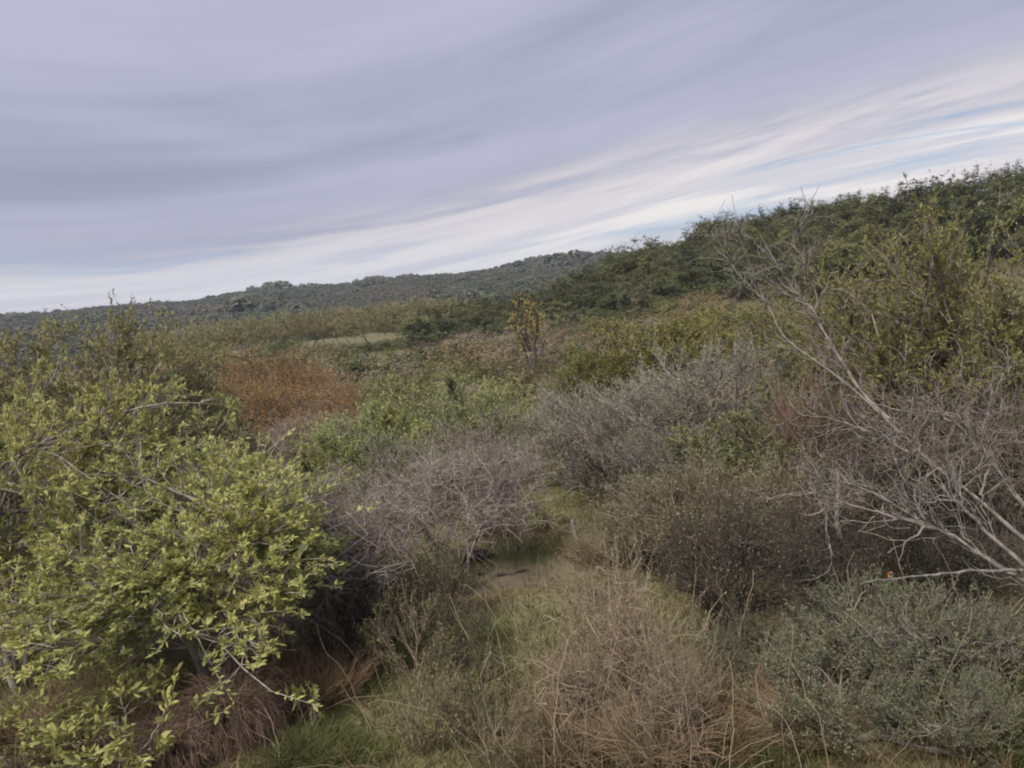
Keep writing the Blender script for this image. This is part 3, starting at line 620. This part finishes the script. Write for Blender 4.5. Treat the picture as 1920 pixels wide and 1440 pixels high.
inv = np.array([j.location[0], j.location[1], j.location[2]]); sc_ = np.array(j.scale)
for V, F in sh: part('seed_head', mesh('seed_head', (V - inv) / sc_, F, MT['seed']), j)
put(J2, 'leafy_shrub', 'green leafy shrub with tangled grey stems behind the fallen dead tree', S, None, 1905, 410, 7.2, 400, 1.1)
put(J2, 'leafy_shrub', 'dull green shrub between the seed head shrub and the dead stems', S, None, 1610, 520, 8.8, 290, 3.0)
put(J1, 'leafy_shrub', 'yellow green shrub at the foot of the seed head shrub', S, None, 1780, 520, 7.2, 330, 2.6)
J3 = plant('j', 373, 2.0, 1.5, mains=10, secs=150, twigs=1300, sub=1500, leaf='leaf', leaf_n=1, leaf_l=.05, leaf_w=.014, leaf_mat='olive', twig_mat='greybark', stem_mat='greybark', twig_l=.38, r0=.03, r1=.012, r2=.005, lob=.4, wig=.16, rand=.8, upw=.2, low=-.1, outw=.15)
put(J3, 'tangled_shrub', 'nearly leafless grey shrub tangled under the seed head shrub', S, None, 1720, 640, 6.9, 360)
put(J3, 'tangled_shrub', 'nearly leafless grey shrub tangled under the green leafy shrub', S, None, 1880, 690, 6.2, 330, 1.8)
put(J3, 'tangled_shrub', 'low tangled grey shrub behind the crooked dark stem', S, None, 1620, 830, 6.8, 330, 3.6)

# lower shrubs
K1 = plant('k', 381, 1.4, 1.1, mains=12, secs=130, twigs=1100, sub=1500, leaf='diamond', leaf_n=1, leaf_l=.03, leaf_w=.011, leaf_mat='sagegreen', twig_mat='darkbark', stem_mat='darkbark', twig_l=.26, r0=.022, r1=.009, r2=.004, low=-.2, upw=.4, rand=.6, lob=.4)
put(K1, 'darkstem_shrub', 'dark dense twiggy shrub beside the straw coloured bush', S, None, 1370, 920, 5.5, 270)
put(K1, 'darkstem_shrub', 'dark twiggy shrub between the dark dense one and the crooked stem', S, None, 1500, 930, 5.7, 250, 2)
put(K1, 'darkstem_shrub', 'dark twiggy shrub under the long dead stems beside the crooked stem', S, None, 1690, 955, 5.7, 280, 3)
put(K1, 'darkstem_shrub', 'dark twiggy shrub at the base of the dead tree', S, None, 1850, 1000, 5.5, 280, 5)
K2 = plant('k', 382, .9, .9, mains=10, secs=90, twigs=900, sub=700, leaf='leaf', leaf_n=6, leaf_l=.035, leaf_w=.009, leaf_mat='sagedark', twig_mat='greybark', stem_mat='greybark', twig_l=.22, r0=.014, r1=.006, r2=.003, low=-.2, upw=.9, rand=.45, lob=.5)
put(K2, 'low_sage_shrub', 'low feathery grey green shrub below the crooked dark stem', S, 'low feathery shrubs', 1640, 1085, 4.7, 290)
put(K2, 'low_sage_shrub', 'low feathery grey green shrub above the fallen grey branch', S, 'low feathery shrubs', 1570, 1190, 4.3, 300, 2.2)
put(K2, 'low_sage_shrub', 'low feathery grey green shrub under the lowest dead stem', S, 'low feathery shrubs', 1790, 1110, 4.6, 260, 4.0)
put(K2, 'low_sage_shrub', 'small feathery grey green shrub beside the straw coloured bush', S, 'low feathery shrubs', 1420, 1150, 4.9, 190, 1.0)
put(K2, 'low_sage_shrub', 'feathery grey green shrub standing in the deep green grass', S, 'low feathery shrubs', 1780, 1250, 3.9, 240, 5.0)
# straw bush
M1 = plant('m', 391, 1.2, .95, mains=16, secs=120, twigs=300, sub=300, leaf='diamond', leaf_n=2, leaf_l=.024, leaf_w=.010, leaf_mat='sagegreen', twig_mat='straw', stem_mat='straw', twig_l=.24, r0=.006, r1=.0042, r2=.003, low=-.1, upw=.8, rand=.6, lob=1.3, lobes=5, dome=.35, wig=.14, kink=.3)
put(M1, 'straw_bush', 'straw coloured bush of dry wiry stems at the edge of the grass', 'bush', 'dry wiry bushes', 1180, 1005, 4.7, 390)
put(M1, 'straw_bush', 'lower dry wiry bush leaning towards the grass from the straw coloured bush', 'bush', 'dry wiry bushes', 1050, 1110, 4.5, 270, 2)
put(M1, 'straw_bush', 'dry wiry bush with drooping stems in front of the straw coloured bush', 'bush', 'dry wiry bushes', 1250, 1150, 4.1, 330, 4)
put(M1, 'straw_bush', 'tall dry wiry bush standing between the grey stump and the straw coloured bush', 'bush', 'dry wiry bushes', 1150, 985, 5.6, 300, 5.3)
put(F5, 'sagegreen_shrub', 'brownish sage green shrub close behind the tall dry wiry bush', S, None, 1200, 890, 7.1, 220, 1.5)
# scrub between broadleaf shrub and clearing
O1 = plant('o', 395, 1.1, .7, mains=12, secs=80, twigs=600, sub=600, leaf='diamond', leaf_n=2, leaf_l=.035, leaf_w=.010, leaf_mat='olive', twig_mat='darkbark', stem_mat='darkbark', twig_l=.22, r0=.012, r1=.006, r2=.0032, low=-.2, upw=1.1, rand=.4, lob=.3, dome=.4)
put(O1, 'wiry_shrub', 'dark wiry green shrub under the leafless mauve shrub', S, 'dark wiry shrubs', 690, 1000, 6.2, 200)
put(O1, 'wiry_shrub', 'dark wiry green shrub at the near end of the bare soil strip', S, 'dark wiry shrubs', 790, 1020, 6.2, 170, 2)
put(O1, 'wiry_shrub', 'low dark wiry shrub between the mauve shrub and the reddish grass', S, 'dark wiry shrubs', 650, 1090, 5.6, 200, 3)
O2 = plant('o', 396, .5, .35, mains=10, secs=40, twigs=260, sub=260, leaf='diamond', leaf_n=3, leaf_l=.03, leaf_w=.008, leaf_mat='greygreen', twig_mat='browntwig', stem_mat='browntwig', twig_l=.13, r0=.007, r1=.004, r2=.0025, low=-.2, upw=1.0, rand=.4)
for px, py, d, wp, t in [(860, 1210, 4.6, 160, 'knee high fine leaved plant in the middle of the grass'), (770, 1240, 4.5, 150, 'fine leaved plant beside the knee high one in the grass'), (915, 1280, 4.2, 150, 'fine leaved plant at the foot of the lower dry wiry bush'), (760, 1120, 5.4, 170, 'fine leaved plant below the dark wiry shrubs')]:
    put(O2, 'herb', t, 'plant', 'fine leaved plants in the grass', px, py, d, wp, wp)
put(O1, 'wiry_shrub', 'dark wiry shrub leaning into the bare soil strip', S, 'dark wiry shrubs', 850, 1110, 5.6, 150, 4)
put(O1, 'wiry_shrub', 'low dark wiry shrub facing the lower dry wiry bush', S, 'dark wiry shrubs', 880, 1180, 5.0, 150, 5)
# behind the clearing
put(O1, 'brown_shrub', 'small brown wiry shrub at the back of the clearing', S, None, 965, 925, 8.7, 110, 1)
Q1 = plant('q', 397, .6, .35, mains=6, secs=24, twigs=160, leaf='leaf', leaf_n=6, leaf_l=.045, leaf_w=.013, leaf_mat='palegreen', twig_mat='darkbark', stem_mat='darkbark', twig_l=.14, r0=.012, r1=.006, r2=.003, dome=.6)
put(Q1, 'young_shrub', 'small bright green bush at the back of the clearing beside the post', S, None, 1020, 962, 8.5, 80)
# black clump
BC = plant('bc', 398, .22, .2, mains=8, secs=60, twigs=300, leaf='diamond', leaf_n=4, leaf_l=.05, leaf_w=.014, leaf_mat='darkgreen', twig_mat='darkbark', stem_mat='darkbark', twig_l=.08, r0=.006, r1=.004, r2=.002, low=-.1)
put(BC, 'black_clump', 'round blackish clump lying on the grass of the clearing', 'clump', None, 888, 1036, 7.85, 62)

# ------------------------------------------------------------------ things built by hand
def spline(pts, m):
    pts = np.asarray(pts, float); k = len(pts); t = np.linspace(0, k - 1, m); i = np.clip(t.astype(int), 0, k - 2); f = (t - i)[:, None]
    p0 = pts[np.maximum(i - 1, 0)]; p1 = pts[i]; p2 = pts[i + 1]; p3 = pts[np.minimum(i + 2, k - 1)]
    return .5 * ((2 * p1) + (-p0 + p2) * f + (2 * p0 - 5 * p1 + 4 * p2 - p3) * f ** 2 + (-p0 + 3 * p1 - 3 * p2 + p3) * f ** 3)
def limb(pix, m=24): return spline([at(*q) for q in pix], m)
base = at(2120, 1180, 4.7); base[2] = float(hgt(base[0], base[1]))
dead = root('dead_tree', base)
tag(dead, 'bare pale grey dead tree leaning with long stems across the leafy shrubs', 'tree')
rng = np.random.default_rng(77)
limbs = [
    ([(2080, 1130, 4.7), (1920, 1008, 4.95), (1835, 930, 5.1), (1740, 850, 5.3), (1640, 757, 5.6), (1560, 690, 5.8), (1480, 630, 6.0), (1445, 570, 6.2), (1420, 520, 6.3), (1392, 462, 6.4), (1380, 410, 6.5), (1372, 366, 6.55)], .017, .0018, 1),
    ([(1668, 785, 5.52), (1610, 722, 5.7), (1575, 662, 5.85), (1525, 587, 6.0), (1495, 545, 6.1), (1455, 490, 6.2), (1425, 440, 6.3)], .012, .003, 1),
    ([(1526, 588, 6.0), (1531, 552, 6.02), (1513, 505, 6.05), (1505, 450, 6.1), (1496, 372, 6.15)], .009, .002, 1),
    ([(1445, 572, 6.2), (1400, 530, 6.25), (1360, 480, 6.3), (1335, 460, 6.35)], .009, .003, 1),
    ([(2060, 1150, 4.6), (1920, 1085, 4.75), (1850, 1040, 4.9), (1780, 1000, 5.0), (1700, 962, 5.15), (1640, 925, 5.3), (1590, 905, 5.4)], .018, .005, 1),
    ([(1770, 997, 5.02), (1680, 968, 5.15), (1600, 947, 5.25), (1520, 922, 5.4)], .013, .004, 1),
    ([(2000, 1040, 4.9), (1900, 925, 5.1), (1840, 845, 5.3), (1785, 792, 5.45), (1740, 785, 5.5), (1690, 770, 5.6)], .019, .004, 1),
    ([(1705, 848, 5.36), (1650, 818, 5.5), (1560, 785, 5.65), (1510, 779, 5.75)], .013, .004, 1),
    ([(1920, 1060, 4.75), (1830, 980, 4.9), (1790, 940, 5.0), (1745, 935, 5.1), (1700, 905, 5.2)], .016, .004, 1),
    ([(1735, 985, 5.05), (1700, 1010, 5.0), (1664, 1036, 4.98)], .010, .003, 0),
    ([(1930, 1070, 4.7), (1830, 1075, 4.75), (1740, 1088, 4.8), (1640, 1094, 4.9), (1612, 1097, 4.95)], .012, .005, 0),
    ([(1700, 860, 5.2), (1722, 795, 5.2), (1733, 730, 5.2)], .008, .003, 0),
    ([(1990, 1170, 4.55), (1900, 1200, 4.45), (1850, 1222, 4.4), (1800, 1240, 4.35), (1745, 1226, 4.35)], .015, .005, 1),
    ([(1840, 930, 5.1), (1860, 860, 5.1), (1850, 790, 5.15), (1880, 700, 5.2)], .009, .003, 1)]
twl = []
for i, (pix, ra, rb, tw) in enumerate(limbs):
    P_ = limb(pix, 30) - np.array(base); P_ = wiggle(P_[None], .004, rng)
    if i == 0: P_[0] = np.where(np.arange(30)[:, None] == 0, np.array([[.0, .0, -.1]]), P_[0])
    rad_ = np.linspace(ra ** .6, rb ** .6, 30) ** (1 / .6) * rng.uniform(.9, 1.1, 30)
    V, F = tubes(P_, rad_[None], 7)
    twl = []
    br = part('trunk' if i == 0 else 'branch', mesh('branch', V, F, MT['darkbark' if i == 11 else 'palebark'], True), dead)
    if tw:
        m_ = {0: 34, 1: 20, 2: 12, 3: 8, 4: 26}.get(i, 15)
        s_i = rng.integers(6 if i == 0 else 3, 25 if i < 4 else 30, m_); s_ = P_[0, s_i]; td = unit(P_[0, s_i] - P_[0, s_i - 1])
        dd = unit(td * .8 + rng.normal(0, .55, (m_, 3)) + np.array([0, 0, .25])); l_ = rng.uniform(.12, .6, m_) * (1 - .55 * (i < 4) * s_i / 30)
        e = s_ + dd * l_[:, None]; c = s_ + td * l_[:, None] * .5 + rng.normal(0, .05, (m_, 3))
        T1 = wiggle(bez(s_, e, c, 9), l_ * .035, rng); twl.append((T1, rng.uniform(.003, .007, (m_, 1)) * np.linspace(1, .35, 9)[None]))
        for lev, (cnt, lo, hi, rr_) in enumerate([(m_ * 3, .08, .32, .0038), (m_ * 3, .04, .16, .0026)]):
            kk = rng.integers(0, m_, cnt); si = rng.integers(2, 9, cnt); s2 = T1[kk, si]; t2 = unit(T1[kk, si] - T1[kk, si - 1])
            d2_ = unit(t2 * .6 + rng.normal(0, .55, (cnt, 3)) + np.array([0, 0, .3])); l2_ = rng.uniform(lo, hi, cnt)
            T2 = wiggle(bez(s2, s2 + d2_ * l2_[:, None], s2 + (t2 * .5 + d2_ * .2) * l2_[:, None], 6), l2_ * .04, rng)
            twl.append((T2, rr_ * rng.uniform(.7, 1.2, (cnt, 1)) * np.linspace(1, .45, 6)[None]))
        V, F = join([tubes(p1, p2, 4) for p1, p2 in twl]); part('twigs', mesh('twigs', V, F, MT['palebark']), br, 'stuff')


def stick(name, pix, ra, rb, mat, label, cat, sides=8, sub=(), land=True):
    P_ = limb(pix, 22)
    if land: P_[:, 2] += 0
    b0 = P_[0].copy(); r_ = root(name, b0)
    V, F = tubes((P_ - b0)[None] + rng.normal(0, ra * .12, (1, 22, 3)), (np.linspace(ra, rb, 22) * rng.uniform(.88, 1.12, 22))[None], sides)
    part('stem', mesh('stem', V, F, MT[mat], True), r_)
    for q, a2, b2 in sub:
        Q = limb(q, 14) - b0; V, F = tubes(Q[None], np.linspace(a2, b2, 14)[None], 6); part('branch', mesh('branch', V, F, MT[mat], True), r_)
    tag(r_, label, cat); return r_
g0 = ground(1610, 1150); d0 = float(g0[1])
stick('crooked_stem', [(1612, 1160, d0), (1606, 1110, d0), (1603, 1060, d0 + .05), (1590, 1025, d0 + .1), (1574, 1000, d0 + .1), (1570, 950, d0 + .15), (1572, 880, d0 + .25)], .032, .016, 'greybark', 'crooked dark grey stem rising bare behind the low feathery shrubs', 'stem',
      sub=[([(1590, 1028, d0 + .1), (1620, 1000, d0), (1660, 985, d0 - .1)], .012, .005), ([(1574, 1000, d0 + .1), (1545, 960, d0 + .1), (1520, 900, d0 + .2)], .013, .005)])
gp = ground(1086, 1052)
stick('grey_post', [(1090, 1060, gp[1]), (1084, 1030, gp[1]), (1078, 1000, gp[1] + .02), (1072, 975, gp[1] + .05)], .032, .024, 'greybark', 'short weathered grey stump standing upright at the edge of the clearing', 'stump', sub=[([(1086, 1040, gp[1]), (1072, 1046, gp[1] - .05), (1062, 1044, gp[1] - .1)], .02, .008)])
def lying(name, pix, ra, rb, mat, label, cat, lift=.5):
    P_ = spline([ground(*q) for q in pix], 20); P_[:, 2] = hgt(P_[:, 0], P_[:, 1]) + ra * lift; b0 = P_[0].copy(); r_ = root(name, b0)
    V, F = tubes(wiggle((P_ - b0)[None], ra * .25, rng), (np.linspace(ra, rb, 20) * rng.uniform(.85, 1.15, 20))[None], 8); part('wood', mesh('wood', V, F, MT[mat], True), r_)
    return tag(r_, label, cat)
lying('fallen_branch', [(1560, 1412), (1620, 1400), (1655, 1388), (1720, 1412), (1790, 1430), (1880, 1460)], .026, .018, 'palebark', 'pale grey branch lying across the dark soil under the feathery shrubs', 'branch', 1.4)
lying('fallen_branch', [(1790, 1385), (1815, 1420), (1850, 1450), (1900, 1480)], .03, .02, 'greybark', 'thick grey branch lying beside the deep green grass', 'branch', 1.2)
lying('fallen_stick', [(930, 1082), (955, 1078), (985, 1072)], .016, .010, 'darkbark', 'short brown stick lying on the bare soil strip', 'stick')
lying('fallen_stick', [(898, 1080), (912, 1078)], .016, .012, 'darkbark', 'stubby brown stick end on the bare soil strip', 'stick')

# grasses
def tuft(seed, n, r0_, spread, length, droop, rad_, mat, rag=.03):
    g_ = np.random.default_rng(seed); an = g_.uniform(0, 2 * math.pi, n); q = np.sqrt(g_.uniform(0, 1, n))
    dirs = np.stack([np.cos(an), np.sin(an), 0 * an], 1)
    B = dirs * (q * r0_)[:, None]; l_ = length * g_.uniform(.5, 1.15, n); tilt = spread * (q * .8 + g_.uniform(0, .3, n))
    dirs = unit(dirs + g_.normal(0, .6, (n, 3)) * np.array([1, 1, 0]))
    th = tilt[:, None] + (droop * (.6 + .8 * q + g_.uniform(-.3, .3, n)))[:, None] * np.linspace(0, 1, 7)[None] ** 1.2
    out_ = np.cumsum(np.sin(th), 1) / 7 * l_[:, None]; up_ = np.cumsum(np.cos(th), 1) / 7 * l_[:, None]
    P_ = B[:, None] + dirs[:, None] * out_[..., None]; P_[..., 2] += np.maximum(up_, .012)
    P_ = wiggle(P_, l_ * rag, g_)
    return mesh('blades', *tubes(P_, rad_ * g_.uniform(.6, 1.3, (n, 1)) * np.array([1, 1, .95, .85, .7, .5, .2])[None], 3), MT[mat])
def grass_thing(name, me, label, group, px, py, width=1.0, height=1.0, rot=0.0, cat='grass'):
    p_ = ground(px, py); r_ = root(name, p_); r_.scale = (width, width, height); r_.rotation_euler = (0, 0, rot)
    part('blades', me, r_, 'stuff'); return tag(r_, label, cat, group)
T1 = tuft(401, 2700, .14, .45, .72, 2.0, .0027, 'tussock', .06); T2 = tuft(402, 700, .16, .5, .42, .7, .0022, 'drygrass'); T3 = tuft(403, 420, .24, .6, .22, .7, .0026, 'lushgrass')
T4 = tuft(404, 380, .2, .5, .36, .6, .0022, 'redgrass')
grass_thing('tussock', T1, 'big domed tussock of drooping dark reddish brown blades under the bright shrub', None, 440, 1385, .62, .85)
grass_thing('tussock', T1, 'flattened brown tussock half hidden at the foot of the domed tussock', None, 325, 1425, .6, .6, 2)
for px, py, s_, t in [(560, 1335, 1.0, 'reddish dry grass tuft between the sprig and the domed tussock'), (620, 1310, .9, 'reddish dry grass tuft behind the lush green tuft'), (520, 1310, .9, 'reddish dry grass tuft close behind the domed tussock'), (660, 1270, .8, 'reddish dry grass tuft under the low dark wiry shrub'), (480, 1285, .8, 'reddish dry grass tuft in the shade of the spreading bright shrub'), (1340, 1420, 1.0, 'reddish drooping grass tuft before the dark dense twiggy shrub'), (1400, 1340, .9, 'reddish grass tuft at the dark hollow beside the straw coloured bush')]:
    grass_thing('grass_tuft', T4, t, 'reddish grass tufts', px, py, s_, s_, px)
for px, py, s_, t in [(590, 1425, 1.0, 'lush green grass tuft beside the domed tussock'), (550, 1445, .9, 'lush green grass tuft in front of the domed tussock'), (640, 1440, .9, 'lush green grass tuft at the edge of the short turf'), (1430, 1435, 1.1, 'lush green grass tuft beside the pale fallen branch'), (820, 1190, .8, 'lush green tuft below the dark wiry shrubs'), (1890, 1330, 1.2, 'deep green grass tuft beyond the thick fallen branch'), (1860, 1400, 1.2, 'deep green grass tuft beside the thick fallen branch'), (1915, 1270, 1.2, 'deep green grass tuft under the lowest dead stem'), (905, 1200, .7, 'slim upright green tuft on the turf below the bare soil strip')]:
    grass_thing('grass_tuft', T3, t, 'lush green grass tufts', px, py, s_, s_, px)
for px, py, s_, t in [(1120, 1330, 1.0, 'dry straw tuft within the lower dry wiry bush'), (1230, 1430, 1.1, 'dry straw tuft under the drooping wiry stems'), (1060, 1430, 1.0, 'dry straw tuft at the edge of the short turf'), (1330, 1330, .9, 'dry straw tuft beside the reddish drooping tuft'), (150, 1420, 1.0, 'dry straw tuft among the low leafy shoots'), (60, 1400, 1.0, 'dry straw tuft under the tallest bright shrub'), (930, 1005, .8, 'dry straw tuft at the back of the clearing'), (1120, 1060, .9, 'dry straw tuft beside the grey stump'), (1500, 1400, .9, 'dry straw tuft before the low feathery shrub')]:
    grass_thing('grass_tuft', T2, t, 'dry straw grass tufts', px, py, s_, s_, px)
# short turf: nobody could count it
rng = np.random.default_rng(909)
n = 70000
a_ = rng.uniform(-.66, .66, n); r_ = np.exp(rng.uniform(math.log(3.6), math.log(15), n)); x, y = r_ * np.sin(a_), r_ * np.cos(a_)
B = np.stack([x, y, hgt(x, y) - .005], 1); D = unit(rng.normal(0, .55, (n, 3)) + np.array([0, 0, 1.0]))
pa, pb = ground(780, 1125), ground(1110, 1050); ab = (pb - pa)[:2]; tq = np.clip(((B[:, :2] - pa[:2]) @ ab) / (ab @ ab), 0, 1); ds = np.linalg.norm(B[:, :2] - pa[:2] - tq[:, None] * ab, axis=1)
ok = rng.random(n) < np.clip((ds - .05) / .4, .3, 1); B, D = B[ok], D[ok]
V, F = diamonds(B, D, rng.uniform(.05, .16, len(B)), rng.uniform(.006, .012, len(B)), rng)
go2 = bpy.data.objects.new('short_grass', mesh('short_grass', V, F, MT['grass'])); COL.objects.link(go2)
tag(go2, 'short green and brown turf growing between the near shrubs', 'grass', None, 'stuff')
# dry stems standing and lying between the shrubs
n = 17000
a_ = rng.uniform(-.64, .64, n); r_ = np.exp(rng.uniform(math.log(3.8), math.log(12), n)); x, y = r_ * np.sin(a_), r_ * np.cos(a_)
f_ = np.sin(x * 2.1 + 1.3) * np.sin(y * 1.7) + .6 * np.sin(x * 4.7 + y * 3.1) + rng.normal(0, .35, n); px_ = 960 + 1450 * x / y
ok = (f_ > .1 + .9 * ((px_ > 640) & (px_ < 960)) * (y < 8)); x, y = x[ok], y[ok]; m_ = len(x)
B = np.stack([x, y, hgt(x, y)], 1); l_ = rng.uniform(.08, .38, m_); D = unit(rng.normal(0, .75, (m_, 3)) + np.array([0, 0, .8])); D[:, 2] = np.abs(D[:, 2])
T_ = wiggle(bez(B, B + D * l_[:, None], B + D * l_[:, None] * .5 + rng.normal(0, .25, (m_, 3)) * l_[:, None], 4), l_ * .04, rng); T_[..., 2] = np.maximum(T_[..., 2], hgt(T_[..., 0], T_[..., 1]) + .004)
V, F = tubes(T_, rng.uniform(.0012, .003, (m_, 1)) * np.array([[1, .9, .7, .4]]), 3)
go4 = bpy.data.objects.new('dry_undergrowth', mesh('dry_undergrowth', V, F, MT['redgrass'])); COL.objects.link(go4)
tag(go4, 'thin dry brown stems standing and lying among the near shrubs', 'undergrowth', None, 'stuff')
m_ = 260
px_ = np.where(rng.random(m_) < .6, rng.uniform(950, 1420, m_), rng.uniform(480, 1880, m_))
B = np.array([np.array([0, 0, CAMH]) - ray(a__, b__) * (CAMH / ray(a__, b__)[2]) for a__, b__ in zip(px_, rng.uniform(1180, 1500, m_))]); B[:, 2] = hgt(B[:, 0], B[:, 1]); l_ = rng.uniform(.3, .95, m_); D = unit(rng.normal(0, .5, (m_, 3)) + np.array([-.15, 0, 1.0]))
T_ = wiggle(bez(B, B + D * l_[:, None], B + (D * .5 + np.array([0, 0, .2])) * l_[:, None] + rng.normal(0, .12, (m_, 3)) * l_[:, None], 9), l_ * .02, rng)
V, F = tubes(T_, rng.uniform(.0016, .0032, (m_, 1)) * np.linspace(1, .5, 9)[None], 4)
go5 = bpy.data.objects.new('dry_stalks', mesh('dry_stalks', V, F, MT['straw'])); COL.objects.link(go5)
tag(go5, 'long thin pale dead stalks sticking up through the near grass', 'dry grass', None, 'stuff')
# the open grass patch in the valley
n = 6000; c = ground(718, 656)
x, y = c[0] + rng.normal(0, 4.2, n), c[1] + rng.normal(0, 6, n)
V, F = diamonds(np.stack([x, y, hgt(x, y)], 1), unit(rng.normal(0, .6, (n, 3)) + np.array([0, 0, .8])), rng.uniform(.3, .7, n), rng.uniform(.1, .2, n), rng)
go3 = bpy.data.objects.new('valley_grass', mesh('valley_grass', V, F, MT['lushgrass'])); COL.objects.link(go3)
tag(go3, 'bright green open grass patch in the valley before the willows', 'grass', None, 'stuff')
# a few withered leaves
def dleaf(px, py, d, ln, label):
    c_ = at(px, py, d); g_ = np.random.default_rng(int(px)); Vv, Ff = leaves(np.zeros((3, 3)), unit(np.array([[.1, -.3, -.8], [.5, -.3, .2], [-.5, -.3, .1]])), ln, ln * .45, g_)
    o_ = bpy.data.objects.new('withered_leaf', mesh('withered_leaf', Vv, Ff, MT['deadleaf'])); o_.location = c_; COL.objects.link(o_); tag(o_, label, 'leaf')
dleaf(1665, 1075, 4.78, .032, 'orange withered leaf caught on the low dead stem')

# ------------------------------------------------------------------ the air
hz = newmat('haze'); vol = nd('ShaderNodeVolumePrincipled'); vol.inputs['Color'].default_value = (.80, .86, 1, 1); vol.inputs['Density'].default_value = .00032; vol.inputs['Anisotropy'].default_value = .2
o = nd('ShaderNodeOutputMaterial'); L.new(vol.outputs[0], o.inputs['Volume'])
hx, hy0, hy1, z0, z1 = 2700, -2700, 2700, -6.5, 62
V = np.array([[x_, y_, z_] for z_ in (z0, z1) for y_ in (hy0, hy1) for x_ in (-hx, hx)], float)
F = np.array([[0, 2, 3, 1], [4, 5, 7, 6], [0, 1, 5, 4], [2, 6, 7, 3], [0, 4, 6, 2], [1, 3, 7, 5]])
ho = bpy.data.objects.new('haze', mesh('haze', V, F, hz)); ho['kind'] = 'stuff'; ho['label'] = 'thin pale blue air over the valley and the ridge'; ho['category'] = 'haze'; COL.objects.link(ho)
